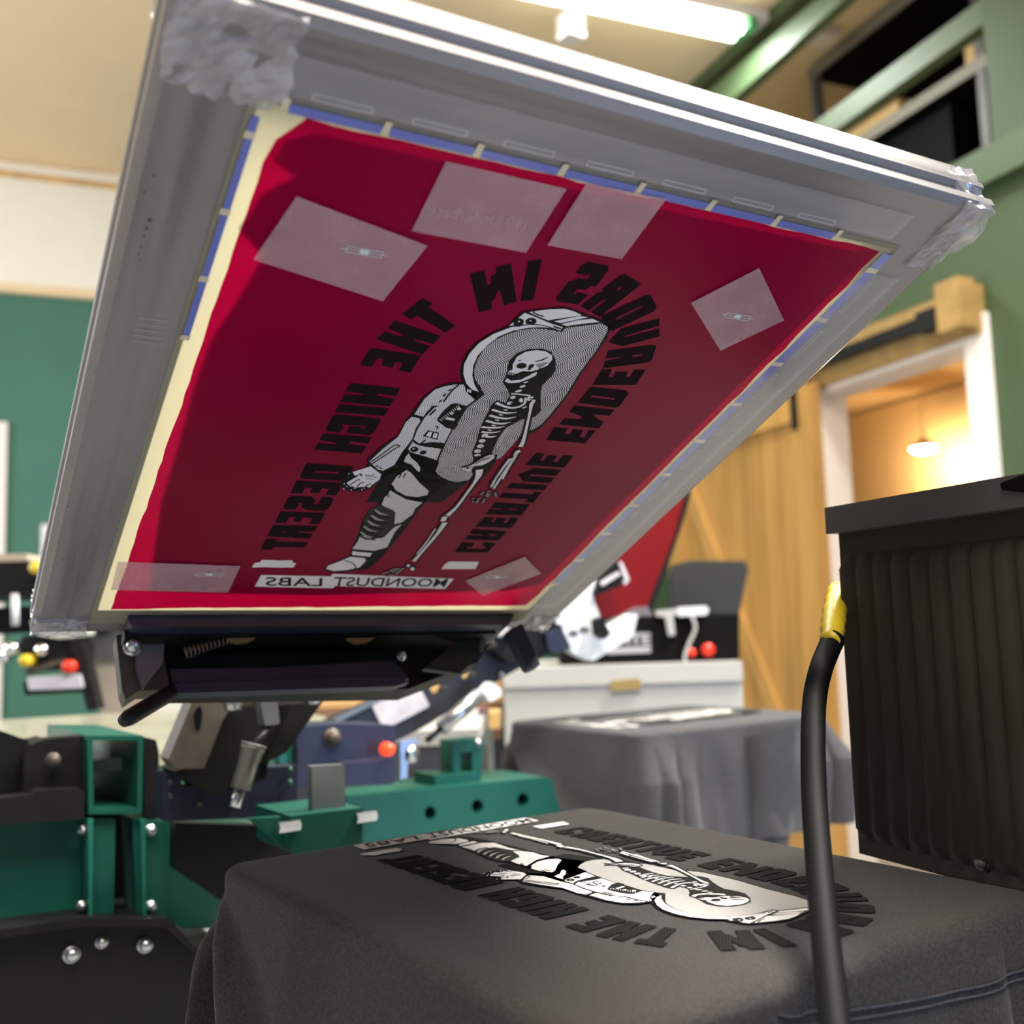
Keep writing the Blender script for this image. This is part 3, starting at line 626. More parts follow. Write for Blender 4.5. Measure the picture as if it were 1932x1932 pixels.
(0,'K','1153,-3612,973,-3643,835,-3771,753,-4038,737,-4378,720,-4502,735,-4855,620,-5109,513,-5461,556,-5552,567,-5647,422,-5782,357,-5790,344,-6090,394,-6207,549,-6295,728,-6276,839,-6161,904,-5887,1062,-5687,1075,-5970,1088,-6261,1090,-6561,1057,-6771,1006,-6773,1017,-7096,1081,-7453,1104,-7652,1127,-7944,1182,-8151,989,-8405,896,-8595,980,-8718,1226,-8754,1649,-8597,1745,-8153,1758,-7848,1789,-7433,1784,-6868,1808,-6329,1957,-5902,2089,-5863,2397,-5868,1811,-5764,1637,-5640,1582,-5367,1502,-3916,1466,-3838'),
(2,'K','1153,-3612,973,-3643,835,-3771,753,-4038,737,-4378,735,-4855,620,-5109,513,-5461,673,-5694,862,-5771,961,-5541,959,-5119,1045,-5221,1544,-5361,1507,-5104,1449,-4644,1454,-4445,1436,-4098,1480,-3869,1405,-3782'),
(3,'T','1177,-3640,1066,-3659,942,-3721,848,-3801,787,-4016,782,-4354,925,-4384,938,-4227,949,-4175,948,-4415,955,-4679,991,-4911,1111,-4987,1270,-4928,1460,-4939,1424,-4612,1404,-4435,1388,-4191,1414,-4050,1469,-3922,1268,-3772,1224,-3697'),
(3,'T','770,-4408,924,-4437,920,-4649,969,-4913,944,-5197,950,-5543,837,-5704,761,-5683,627,-5562,568,-5492,641,-5199,752,-4871,743,-4675,733,-4535'),
(3,'T','997,-4928,1126,-5022,1469,-5071,1514,-5345,1282,-5268,1059,-5201,999,-5133'),
(3,'T','1048,-5231,1128,-5345,1260,-5446,1358,-5573,1385,-5670,1325,-5637,1205,-5512,1055,-5442,1036,-5318'),
(3,'W','422,-5782,622,-5612,846,-5793,874,-5931,811,-6081,802,-6154,736,-6130,620,-6163,499,-6145,425,-6061,546,-5847,473,-5865'),
(4,'K','542,-5799,558,-5815,579,-5837,595,-5853,575,-5872,559,-5856,538,-5835,522,-5819'),
(4,'K','480,-6111,501,-6066,531,-6005,555,-5960,576,-5946,592,-5959,597,-5967,580,-5978,576,-5971,577,-5966,572,-5971,548,-6014,519,-6075,498,-6120'),
(4,'K','598,-6142,604,-6111,614,-6068,626,-6034,644,-6017,663,-6014,675,-6014,676,-6034,665,-6034,653,-6035,643,-6043,633,-6073,624,-6115,617,-6146'),
(4,'K','721,-6150,725,-6125,730,-6091,740,-6062,758,-6047,776,-6044,788,-6042,790,-6062,779,-6063,766,-6066,757,-6072,750,-6095,745,-6128,741,-6153'),
(4,'K','620,-5822,650,-5826,692,-5830,722,-5830,732,-5821,735,-5806,737,-5793,751,-5795,749,-5809,744,-5828,726,-5843,691,-5844,648,-5840,618,-5836'),
(4,'K','632,-5861,685,-5864,756,-5868,808,-5871,808,-5883,755,-5880,684,-5876,632,-5873'),
(4,'K','664,-5918,699,-5920,746,-5923,781,-5925,781,-5937,746,-5935,698,-5932,663,-5930'),
(3,'W','390,-5825,392,-5838,387,-5844,378,-5839,371,-5828,370,-5815,375,-5809,384,-5814'),
(3,'W','412,-6093,413,-6106,408,-6112,399,-6108,392,-6095,391,-6083,396,-6077,405,-6081'),
(3,'W','473,-6158,475,-6171,469,-6177,461,-6172,454,-6160,452,-6147,458,-6141,466,-6146'),
(3,'W','449,-6222,450,-6235,445,-6241,436,-6237,429,-6224,428,-6211,433,-6205,442,-6210'),
(3,'W','564,-6241,566,-6254,560,-6260,552,-6256,544,-6243,543,-6230,548,-6224,557,-6229'),
(3,'W','592,-6187,593,-6200,588,-6206,579,-6201,572,-6189,571,-6176,576,-6170,585,-6174'),
(3,'W','605,-6175,607,-6188,601,-6194,592,-6189,585,-6177,584,-6164,589,-6158,598,-6163'),
(3,'W','717,-6215,719,-6228,714,-6234,705,-6229,697,-6217,696,-6204,701,-6198,710,-6202'),
(3,'W','737,-6171,739,-6184,733,-6190,724,-6186,717,-6173,716,-6160,721,-6154,730,-6159'),
(4,'K','613,-5549,636,-5499,668,-5427,701,-5355,734,-5284,767,-5211,795,-5153,818,-5117,834,-5096,840,-5085,839,-5079,834,-5076,822,-5073,807,-5069,792,-5068,774,-5086,750,-5138,723,-5214,695,-5291,661,-5372,626,-5455,601,-5513,581,-5504,606,-5446,641,-5364,675,-5283,703,-5206,730,-5130,755,-5074,782,-5049,809,-5047,828,-5052,843,-5056,858,-5068,862,-5089,852,-5109,836,-5129,815,-5164,787,-5221,754,-5293,721,-5364,688,-5436,656,-5508,634,-5558'),
(4,'K','697,-5573,710,-5580,727,-5590,740,-5597,728,-5619,715,-5612,697,-5602,685,-5595'),
(4,'K','762,-5613,777,-5620,796,-5630,811,-5637,800,-5660,786,-5653,766,-5643,751,-5636'),
(4,'K','1129,-3655,1117,-3692,1101,-3745,1088,-3806,1081,-3883,1078,-3969,1076,-4030,1050,-4029,1052,-3968,1055,-3881,1062,-3802,1075,-3739,1092,-3684,1104,-3647'),
(4,'K','1066,-3764,1059,-3778,1050,-3796,1043,-3809,1020,-3797,1027,-3784,1036,-3765,1044,-3752'),
(4,'K','1033,-3856,1031,-3876,1027,-3903,1024,-3923,998,-3920,1001,-3900,1005,-3872,1008,-3852'),
(4,'K','1038,-3999,1032,-4015,1023,-4036,1017,-4052,993,-4043,999,-4027,1007,-4005,1014,-3989'),
(4,'K','915,-4146,1045,-4117,990,-4168,964,-4292,945,-4433,930,-4506,886,-4425,764,-4392,925,-4384,926,-4281,952,-4157'),
(4,'K','1038,-4200,1034,-4218,1029,-4244,1024,-4271,1018,-4297,1013,-4323,1009,-4342,980,-4336,983,-4317,989,-4291,994,-4265,1000,-4238,1005,-4212,1009,-4194'),
(4,'K','1237,-4027,1411,-4067,1438,-4306,1425,-4432,1469,-4479,1467,-4605,1327,-4572,1146,-4438,1125,-4389,1144,-4195,1179,-4070'),
(5,'W','1237,-4336,1377,-4359,1368,-4405,1243,-4388'),
(5,'W','1248,-4231,1304,-4231,1300,-4274,1255,-4273'),
(5,'W','1307,-4109,1356,-4119,1356,-4170,1312,-4160'),
(5,'W','1166,-4396,1180,-4403,1201,-4413,1215,-4420,1211,-4429,1197,-4421,1176,-4411,1162,-4404'),
(5,'W','1178,-4361,1192,-4369,1212,-4381,1227,-4389,1222,-4397,1208,-4389,1188,-4377,1174,-4369'),
(5,'W','1190,-4326,1204,-4336,1224,-4348,1238,-4357,1233,-4365,1219,-4356,1200,-4343,1185,-4334'),
(5,'W','1202,-4292,1216,-4302,1236,-4316,1250,-4326,1244,-4333,1230,-4323,1211,-4309,1197,-4299'),
(5,'W','1214,-4257,1228,-4268,1247,-4284,1261,-4295,1255,-4302,1241,-4291,1223,-4275,1209,-4264'),
(5,'W','1226,-4222,1240,-4235,1259,-4251,1272,-4264,1266,-4270,1253,-4258,1234,-4241,1220,-4229'),
(5,'W','1238,-4188,1252,-4201,1270,-4219,1283,-4233,1277,-4239,1264,-4226,1245,-4208,1232,-4194'),
(5,'W','1250,-4154,1264,-4168,1282,-4187,1295,-4202,1288,-4208,1275,-4194,1257,-4174,1244,-4160'),
(5,'W','1262,-4119,1275,-4135,1293,-4155,1306,-4171,1299,-4177,1286,-4161,1268,-4140,1255,-4125'),
(5,'W','1274,-4085,1287,-4101,1304,-4124,1317,-4140,1310,-4145,1297,-4129,1280,-4107,1267,-4091'),
(5,'W','1286,-4051,1298,-4068,1316,-4092,1328,-4109,1321,-4114,1308,-4097,1291,-4074,1279,-4056'),
(4,'K','1106,-4667,1281,-4705,1324,-4864,1084,-4806'),
(5,'W','1127,-4691,1179,-4692,1202,-4817,1123,-4791'),
(5,'W','1207,-4706,1272,-4724,1294,-4832,1231,-4818'),
(4,'K','1164,-4550,1179,-4551,1201,-4553,1221,-4564,1226,-4587,1224,-4610,1223,-4625,1203,-4623,1205,-4608,1206,-4588,1205,-4576,1195,-4573,1177,-4571,1162,-4570'),
(4,'K','1176,-4892,1163,-4927,1145,-4975,1133,-5009,1104,-4999,1117,-4964,1135,-4916,1148,-4882'),
(4,'K','990,-4901,1019,-4930,1062,-4968,1126,-4999,1238,-5017,1375,-5029,1474,-5036,1471,-5066,1373,-5058,1235,-5047,1118,-5028,1046,-4993,999,-4952,969,-4923'),
(4,'K','1292,-4925,1452,-4921,1468,-5014,1292,-4981'),
(4,'K','1141,-5105,1150,-5135,1146,-5164,1132,-5186,1108,-5197,1081,-5195,1056,-5180,1037,-5155,1028,-5126,1032,-5097,1046,-5075,1069,-5064,1096,-5066,1122,-5081'),
(4,'K','1286,-5166,1292,-5188,1289,-5209,1276,-5226,1257,-5236,1235,-5235,1215,-5225,1200,-5207,1194,-5185,1198,-5163,1211,-5146,1230,-5137,1252,-5138,1272,-5148'),
(5,'W','1086,-5112,1087,-5119,1085,-5125,1080,-5129,1074,-5130,1066,-5128,1060,-5123,1056,-5116,1054,-5109,1056,-5102,1061,-5099,1068,-5098,1075,-5100,1082,-5105'),
(2,'K','1220,-3714,1291,-3702,1431,-3761,1495,-3901,1381,-3852'),
(5,'W','1270,-3712,1280,-3730,1293,-3754,1302,-3772,1291,-3778,1281,-3760,1268,-3736,1259,-3718'),
(5,'W','1294,-3716,1304,-3734,1317,-3759,1327,-3778,1316,-3784,1306,-3766,1292,-3740,1282,-3722'),
(5,'W','1318,-3720,1328,-3739,1342,-3765,1352,-3784,1340,-3790,1330,-3771,1316,-3745,1306,-3726'),
(3,'T','1174,-5644,1268,-5704,1495,-5945,1727,-6153,1745,-6259,1615,-6337,1422,-6313,1215,-6184,1092,-6030,1091,-5825'),
(4,'K','1117,-6044,1145,-6087,1185,-6146,1229,-6199,1273,-6239,1321,-6273,1374,-6299,1431,-6319,1493,-6331,1556,-6334,1626,-6325,1697,-6307,1748,-6294,1752,-6309,1701,-6323,1629,-6341,1556,-6350,1491,-6347,1427,-6334,1368,-6314,1313,-6286,1263,-6251,1217,-6210,1172,-6156,1132,-6095,1104,-6053'),
(4,'K','1139,-5739,1142,-5775,1147,-5824,1150,-5859,1130,-5861,1127,-5825,1122,-5776,1119,-5741'),
(4,'K','1199,-5712,1202,-5751,1206,-5804,1208,-5843,1188,-5844,1186,-5805,1182,-5752,1179,-5713'),
(3,'T','1135,-6193,1266,-6285,1474,-6416,1702,-6460,1753,-6477,1706,-6660,1733,-6818,1651,-7073,1553,-7137,1437,-6789,1147,-6602,1116,-6397'),
(4,'K','1133,-6256,1135,-6281,1138,-6316,1140,-6341,1120,-6342,1118,-6317,1115,-6283,1113,-6258'),
(4,'K','1165,-6295,1168,-6321,1171,-6355,1173,-6380,1153,-6382,1151,-6357,1148,-6322,1145,-6297'),
(3,'G','1119,-6604,1403,-6738,1549,-7165,1513,-7521,1252,-7470,1101,-7424,1023,-6986,1016,-6719'),
(4,'M','1105,-6728,1140,-6755,1188,-6794,1233,-6823,1274,-6845,1320,-6860,1352,-6872,1351,-6882,1316,-6883,1264,-6880,1210,-6867,1161,-6828,1115,-6783,1085,-6750'),
(5,'K','1085,-6807,1132,-6837,1197,-6880,1259,-6911,1318,-6927,1379,-6933,1423,-6938,1422,-6958,1378,-6960,1313,-6960,1245,-6948,1179,-6908,1116,-6859,1073,-6823'),
(4,'M','1105,-6888,1140,-6917,1188,-6957,1233,-6986,1275,-7008,1320,-7024,1353,-7036,1352,-7046,1316,-7047,1265,-7044,1209,-7030,1160,-6990,1115,-6944,1084,-6910'),
(5,'K','1084,-6968,1131,-7000,1197,-7043,1260,-7075,1318,-7092,1380,-7098,1424,-7103,1423,-7123,1379,-7125,1314,-7125,1245,-7112,1179,-7071,1115,-7021,1072,-6984'),
(4,'M','1104,-7051,1139,-7081,1188,-7121,1234,-7152,1275,-7174,1321,-7190,1354,-7203,1352,-7213,1317,-7213,1265,-7209,1209,-7195,1160,-7155,1114,-7107,1083,-7073'),
(5,'K','1083,-7132,1130,-7165,1197,-7209,1260,-7242,1319,-7259,1381,-7266,1426,-7271,1425,-7291,1380,-7293,1314,-7292,1245,-7279,1178,-7237,1114,-7186,1070,-7148'),
(4,'M','1103,-7217,1138,-7247,1187,-7289,1234,-7320,1276,-7343,1322,-7359,1355,-7372,1353,-7382,1317,-7382,1265,-7378,1209,-7363,1159,-7322,1113,-7273,1082,-7239'),
(5,'K','1081,-7299,1129,-7332,1196,-7378,1260,-7411,1320,-7429,1383,-7437,1427,-7442,1426,-7462,1381,-7463,1315,-7462,1245,-7448,1178,-7406,1113,-7353,1069,-7315'),
(4,'M','1102,-7385,1137,-7416,1187,-7458,1234,-7490,1276,-7514,1323,-7531,1356,-7544,1354,-7554,1318,-7554,1265,-7549,1209,-7534,1159,-7491,1112,-7442,1081,-7407'),
(5,'K','1080,-7469,1129,-7502,1196,-7549,1261,-7584,1321,-7602,1384,-7610,1429,-7615,1428,-7635,1382,-7636,1315,-7635,1245,-7620,1177,-7577,1112,-7523,1068,-7484'),
(3,'T','1129,-7507,1361,-7607,1526,-7555,1584,-7219,1671,-7127,1647,-7385,1678,-7674,1697,-7851,1525,-7982,1142,-7943,1153,-7707'),
(3,'W','1166,-8013,1520,-8055,1517,-8177,1206,-8132'),
(4,'K','1152,-7977,1195,-7988,1257,-8003,1324,-8015,1401,-8020,1484,-8021,1542,-8021,1542,-8037,1484,-8037,1400,-8036,1322,-8031,1254,-8019,1191,-8003,1148,-7992'),
(3,'W','1196,-8193,1457,-8229,1504,-8320,1470,-8541,1284,-8643,1078,-8683,926,-8613,927,-8501,1111,-8307'),
(4,'K','1149,-8309,1189,-8326,1247,-8352,1300,-8384,1340,-8424,1375,-8469,1400,-8508,1411,-8538,1413,-8561,1413,-8575,1393,-8575,1393,-8561,1392,-8542,1382,-8517,1359,-8481,1325,-8437,1287,-8399,1238,-8370,1181,-8344,1141,-8327'),
(3,'W','1689,-3242,1643,-3148,1627,-2993,1692,-2882,1824,-2821,1959,-2824,2073,-2881,2120,-2959,2115,-3077,2032,-3180,1954,-3232,1836,-3245,1743,-3351,1663,-3335,1655,-3278'),
(3,'W','1696,-3487,1694,-3419,1775,-3458,1900,-3413,1979,-3279,2039,-3224,2060,-3295,1999,-3381,1899,-3474,1770,-3512'),
(4,'K','1834,-3126,1841,-3151,1834,-3175,1814,-3194,1786,-3203,1754,-3201,1726,-3188,1707,-3168,1700,-3143,1707,-3119,1727,-3100,1755,-3091,1786,-3093,1814,-3105'),
(4,'K','1927,-3098,1936,-3114,1939,-3133,1934,-3152,1922,-3167,1907,-3174,1890,-3173,1876,-3163,1867,-3147,1865,-3127,1870,-3109,1881,-3094,1897,-3087,1913,-3088'),
(4,'K','1876,-3201,1890,-3169,1936,-3176,1915,-3216'),
(4,'K','1709,-3387,1743,-3351,1837,-3290,1938,-3242,2012,-3221,1961,-3327,1854,-3406,1755,-3416'),
(4,'K','1667,-3287,1678,-3300,1694,-3318,1705,-3332,1694,-3341,1683,-3327,1668,-3309,1657,-3296'),
(4,'K','1699,-3293,1710,-3306,1726,-3325,1737,-3338,1726,-3347,1715,-3334,1700,-3315,1688,-3302'),
(4,'K','1731,-3299,1742,-3312,1758,-3331,1769,-3344,1758,-3353,1747,-3340,1732,-3321,1720,-3308'),
(4,'K','1763,-3305,1774,-3319,1790,-3337,1801,-3350,1791,-3359,1779,-3346,1764,-3328,1752,-3314'),
(4,'K','1902,-3031,1923,-3017,1952,-3000,1975,-2980,1998,-2959,2019,-2932,2035,-2914,2044,-2919,2033,-2941,2017,-2973,1995,-3002,1963,-3020,1930,-3032,1906,-3040'),
(4,'K','1676,-3053,1685,-3047,1697,-3039,1707,-3033,1718,-3050,1708,-3056,1696,-3064,1687,-3070'),
(4,'K','1943,-3090,1988,-3064,2051,-3029,2096,-3003,2100,-3010,2055,-3036,1992,-3071,1947,-3097'),
(4,'K','1959,-3100,1997,-3079,2049,-3050,2087,-3028,2090,-3035,2053,-3057,2001,-3086,1963,-3107'),
(4,'K','1975,-3110,2005,-3094,2047,-3070,2077,-3054,2081,-3061,2050,-3077,2009,-3100,1979,-3117'),
(4,'K','1991,-3121,2013,-3108,2044,-3091,2067,-3079,2071,-3086,2048,-3098,2017,-3115,1994,-3128'),
(4,'K','2006,-3131,2022,-3123,2042,-3112,2057,-3104,2061,-3111,2046,-3119,2025,-3130,2010,-3138'),
(4,'K','2025,-3149,2032,-3143,2041,-3135,2047,-3130,2052,-3136,2046,-3142,2037,-3149,2030,-3155'),
(4,'K','2041,-3149,2042,-3151,2043,-3155,2044,-3157,2036,-3159,2035,-3157,2034,-3153,2034,-3151'),
(4,'K','2051,-3150,2046,-3160,2039,-3175,2034,-3186,2026,-3182,2031,-3172,2038,-3157,2043,-3146'),
(4,'K','2060,-3148,2049,-3167,2034,-3193,2024,-3211,2017,-3207,2027,-3189,2042,-3163,2053,-3144'),
(3,'W','2021,-3520,2024,-3531,2019,-3544,2008,-3558,1993,-3568,1976,-3574,1962,-3573,1952,-3567,1950,-3556,1954,-3543,1965,-3529,1980,-3519,1997,-3513,2011,-3513'),
(3,'W','2017,-3619,2020,-3631,2015,-3646,2003,-3660,1986,-3672,1967,-3679,1951,-3679,1941,-3672,1938,-3660,1944,-3645,1956,-3630,1973,-3618,1991,-3612,2007,-3612'),
(3,'W','2016,-3437,2018,-3445,2014,-3454,2005,-3464,1993,-3472,1981,-3477,1970,-3478,1963,-3474,1962,-3466,1966,-3457,1975,-3447,1986,-3439,1999,-3434,2009,-3433'),
(3,'W','1995,-3768,2001,-3783,2000,-3800,1992,-3814,1979,-3823,1964,-3825,1948,-3820,1936,-3809,1930,-3794,1931,-3778,1938,-3764,1951,-3755,1967,-3753,1983,-3757'),
(3,'W','2011,-3891,2017,-3907,2016,-3924,2007,-3939,1992,-3949,1975,-3952,1959,-3947,1946,-3936,1940,-3921,1942,-3904,1951,-3889,1965,-3879,1983,-3876,1999,-3880'),
(3,'W','1902,-3703,1940,-3701,1994,-3697,2048,-3695,2102,-3695,2155,-3697,2191,-3698,2190,-3726,2154,-3725,2101,-3723,2049,-3723,1996,-3725,1942,-3729,1904,-3731'),
(4,'K','2016,-3908,2018,-3914,2017,-3920,2014,-3924,2008,-3925,2002,-3923,1996,-3918,1992,-3912,1990,-3905,1991,-3899,1994,-3896,1999,-3895,2006,-3897,2011,-3902'),
(3,'W','1796,-3914,1826,-3927,1868,-3946,1911,-3963,1951,-3976,1990,-3987,2027,-3991,2064,-3987,2100,-3977,2128,-3961,2149,-3938,2164,-3910,2170,-3881,2161,-3844,2141,-3800,2126,-3767,2153,-3753,2171,-3785,2196,-3831,2210,-3879,2202,-3923,2181,-3961,2153,-3992,2115,-4014,2071,-4026,2027,-4031,1983,-4026,1940,-4014,1898,-4001,1853,-3987,1808,-3971,1777,-3960'),
(3,'W','1806,-4066,1835,-4075,1878,-4088,1920,-4098,1960,-4106,2001,-4111,2040,-4111,2088,-4106,2139,-4096,2175,-4089,2178,-4098,2145,-4115,2095,-4135,2044,-4151,1998,-4151,1954,-4145,1912,-4137,1867,-4128,1824,-4117,1793,-4109'),
(3,'W','1828,-4193,1859,-4202,1902,-4215,1948,-4225,1998,-4231,2051,-4235,2096,-4232,2139,-4219,2180,-4198,2210,-4183,2216,-4192,2191,-4215,2153,-4246,2106,-4271,2051,-4275,1994,-4271,1942,-4265,1892,-4256,1847,-4244,1816,-4236'),
(3,'W','1832,-4316,1863,-4326,1907,-4339,1953,-4350,2000,-4355,2048,-4357,2090,-4354,2127,-4343,2164,-4325,2191,-4312,2196,-4320,2175,-4341,2141,-4370,2099,-4392,2049,-4397,1996,-4395,1947,-4389,1897,-4380,1851,-4368,1820,-4359'),
(3,'W','1831,-4465,1862,-4467,1907,-4468,1950,-4467,1988,-4464,2025,-4460,2058,-4452,2094,-4442,2129,-4428,2155,-4419,2160,-4427,2139,-4445,2107,-4469,2070,-4490,2032,-4499,1992,-4504,1952,-4507,1907,-4510,1862,-4510,1830,-4510'),
(3,'W','1877,-4576,1905,-4579,1945,-4584,1982,-4585,2015,-4581,2049,-4574,2077,-4566,2103,-4557,2125,-4547,2141,-4541,2147,-4549,2134,-4561,2114,-4578,2088,-4594,2057,-4604,2021,-4614,1984,-4620,1943,-4620,1902,-4618,1873,-4615'),
(3,'W','1941,-4726,1931,-4709,1918,-4685,1915,-4653,1941,-4634,1969,-4631,1997,-4638,2008,-4665,2006,-4680,2003,-4678,2019,-4680,2049,-4678,2075,-4674,2098,-4668,2121,-4658,2138,-4651,2144,-4659,2132,-4674,2113,-4694,2087,-4712,2053,-4718,2017,-4720,1985,-4714,1967,-4687,1968,-4667,1973,-4670,1968,-4671,1952,-4673,1952,-4669,1953,-4673,1961,-4695,1968,-4713'),
(3,'W','2024,-4067,2023,-4073,2015,-4077,2002,-4079,1986,-4079,1971,-4075,1959,-4070,1953,-4064,1955,-4058,1962,-4054,1975,-4052,1991,-4053,2006,-4056,2018,-4061'),
(3,'W','2010,-4184,2009,-4190,2001,-4195,1988,-4196,1972,-4196,1957,-4192,1945,-4187,1939,-4181,1941,-4175,1948,-4171,1962,-4169,1977,-4169,1993,-4173,2004,-4178'),
(3,'W','2015,-4308,2014,-4314,2006,-4319,1993,-4320,1977,-4319,1962,-4316,1950,-4310,1944,-4304,1945,-4298,1953,-4294,1967,-4292,1982,-4293,1998,-4296,2009,-4302'),
(3,'W','2021,-4434,2019,-4440,2011,-4444,1998,-4446,1982,-4445,1967,-4441,1955,-4436,1949,-4429,1950,-4423,1958,-4419,1971,-4417,1987,-4418,2003,-4422,2015,-4427'),
(3,'W','2015,-4549,2014,-4555,2005,-4559,1992,-4561,1976,-4560,1960,-4556,1949,-4551,1943,-4544,1944,-4538,1952,-4534,1965,-4532,1981,-4533,1997,-4537,2009,-4542'),
(3,'W','2137,-3824,2145,-3845,2146,-3863,2139,-3874,2126,-3876,2110,-3869,2094,-3853,2081,-3833,2074,-3812,2073,-3795,2080,-3784,2092,-3782,2108,-3789,2124,-3804'),
(3,'W','2166,-3735,2190,-3732,2223,-3726,2247,-3722,2253,-3762,2229,-3766,2197,-3771,2173,-3775'),
(3,'W','2203,-3978,2216,-3967,2235,-3950,2248,-3939,2268,-3961,2254,-3973,2236,-3989,2222,-4001'),
(3,'W','2182,-3768,2198,-3774,2221,-3782,2242,-3788,2266,-3788,2293,-3785,2312,-3784,2316,-3823,2297,-3825,2268,-3828,2237,-3827,2209,-3821,2184,-3811,2167,-3805'),
(3,'W','2029,-4789,2034,-4809,2029,-4827,2014,-4841,1993,-4847,1970,-4845,1950,-4834,1935,-4817,1931,-4797,1936,-4778,1950,-4765,1971,-4758,1994,-4761,2015,-4772'),
(4,'K','2011,-4809,2012,-4814,2011,-4818,2008,-4820,2004,-4821,1999,-4819,1995,-4816,1992,-4812,1991,-4808,1992,-4804,1995,-4801,1999,-4801,2004,-4802,2008,-4805'),
(3,'W','2061,-4917,2066,-4938,2061,-4957,2046,-4970,2025,-4977,2002,-4974,1981,-4962,1967,-4945,1962,-4925,1967,-4906,1981,-4892,2002,-4886,2026,-4889,2047,-4900'),
(4,'K','2043,-4938,2044,-4943,2043,-4947,2040,-4949,2036,-4950,2031,-4948,2027,-4945,2024,-4941,2023,-4936,2024,-4932,2027,-4930,2031,-4929,2035,-4931,2040,-4934'),
(3,'W','2074,-5042,2079,-5062,2073,-5081,2059,-5095,2038,-5101,2014,-5098,1993,-5087,1978,-5069,1973,-5049,1979,-5030,1993,-5016,2014,-5010,2038,-5013,2059,-5024'),
(4,'K','2055,-5062,2056,-5067,2055,-5071,2052,-5073,2048,-5074,2043,-5072,2039,-5069,2036,-5065,2035,-5060,2036,-5056,2039,-5054,2043,-5053,2048,-5055,2052,-5058'),
(3,'W','2117,-5136,2119,-5149,2110,-5163,2094,-5173,2072,-5179,2050,-5180,2032,-5174,2021,-5163,2020,-5150,2028,-5137,2045,-5126,2066,-5120,2088,-5120,2106,-5125'),
(4,'K','2099,-5157,2100,-5162,2099,-5165,2096,-5168,2092,-5169,2087,-5167,2082,-5164,2079,-5159,2078,-5155,2079,-5151,2082,-5148,2086,-5148,2091,-5149,2096,-5153'),
(4,'K','2359,-3827,2357,-3840,2355,-3853,2356,-3866,2361,-3891,2373,-3931,2390,-3983,2413,-4048,2439,-4123,2468,-4206,2504,-4301,2543,-4405,2577,-4498,2607,-4574,2632,-4640,2653,-4703,2670,-4763,2682,-4815,2690,-4849,2546,-4870,2544,-4835,2541,-4788,2533,-4735,2518,-4678,2497,-4612,2472,-4535,2441,-4441,2405,-4336,2373,-4240,2342,-4158,2314,-4084,2290,-4021,2267,-3973,2247,-3934,2230,-3892,2228,-3849,2233,-3817,2237,-3801'),
(5,'W','2325,-3820,2322,-3834,2320,-3852,2322,-3873,2328,-3903,2341,-3943,2358,-3995,2381,-4060,2407,-4135,2436,-4217,2472,-4313,2510,-4416,2545,-4509,2574,-4585,2599,-4651,2620,-4712,2636,-4770,2647,-4820,2655,-4854,2581,-4865,2580,-4830,2575,-4781,2567,-4726,2551,-4667,2530,-4601,2505,-4524,2473,-4429,2437,-4325,2405,-4229,2374,-4146,2346,-4072,2322,-4009,2299,-3960,2280,-3921,2265,-3885,2263,-3850,2267,-3824,2271,-3808'),
(4,'K','2713,-5025,2704,-5029,2701,-5024,2703,-5010,2701,-5029,2705,-5069,2708,-5100,2595,-5125,2583,-5095,2570,-5049,2562,-4998,2579,-4943,2604,-4913,2615,-4901'),
(5,'W','2691,-4996,2680,-5001,2672,-5004,2667,-5007,2666,-5034,2671,-5076,2674,-5107,2628,-5117,2618,-5087,2605,-5044,2597,-5001,2609,-4963,2628,-4940,2637,-4929'),
(4,'K','2702,-5009,2706,-5045,2713,-5099,2720,-5160,2724,-5222,2728,-5288,2735,-5366,2752,-5477,2772,-5603,2787,-5692,2689,-5709,2674,-5619,2653,-5493,2635,-5379,2625,-5297,2619,-5230,2613,-5173,2602,-5118,2589,-5068,2580,-5033'),
(5,'W','2668,-5016,2672,-5052,2679,-5104,2686,-5164,2690,-5224,2694,-5291,2702,-5370,2718,-5482,2739,-5608,2753,-5698,2723,-5703,2707,-5614,2686,-5487,2669,-5374,2659,-5294,2653,-5228,2647,-5169,2636,-5112,2623,-5061,2614,-5026'),
(4,'K','2669,-5157,2667,-5201,2662,-5265,2661,-5343,2665,-5450,2672,-5574,2677,-5668,2677,-5709,2670,-5735,2648,-5756,2600,-5670,2581,-5690,2578,-5705,2578,-5672,2573,-5579,2566,-5455,2562,-5343,2566,-5260,2574,-5193,2579,-5149'),
(5,'W','2636,-5154,2633,-5198,2629,-5263,2627,-5343,2631,-5452,2638,-5576,2643,-5669,2643,-5707,2640,-5720,2632,-5727,2616,-5700,2612,-5705,2612,-5706,2612,-5670,2607,-5578,2600,-5453,2596,-5343,2600,-5262,2607,-5196,2613,-5152'),
(4,'K','2692,-5033,2701,-5157,2714,-5334,2728,-5509,2744,-5682,2760,-5854,2772,-5974,2665,-5983,2655,-5863,2641,-5691,2627,-5517,2614,-5341,2602,-5164,2593,-5040'),
(5,'W','2658,-5036,2667,-5159,2680,-5336,2694,-5512,2710,-5685,2726,-5857,2738,-5977,2699,-5980,2689,-5860,2675,-5688,2661,-5514,2648,-5339,2636,-5162,2627,-5038'),
(4,'K','2635,-5167,2641,-5278,2650,-5434,2662,-5582,2678,-5714,2696,-5839,2709,-5926,2603,-5941,2592,-5853,2576,-5726,2563,-5591,2554,-5440,2548,-5282,2544,-5171'),
(5,'W','2601,-5169,2608,-5279,2617,-5436,2628,-5585,2644,-5718,2662,-5844,2675,-5931,2637,-5936,2626,-5849,2610,-5722,2597,-5588,2588,-5438,2582,-5281,2578,-5170'),
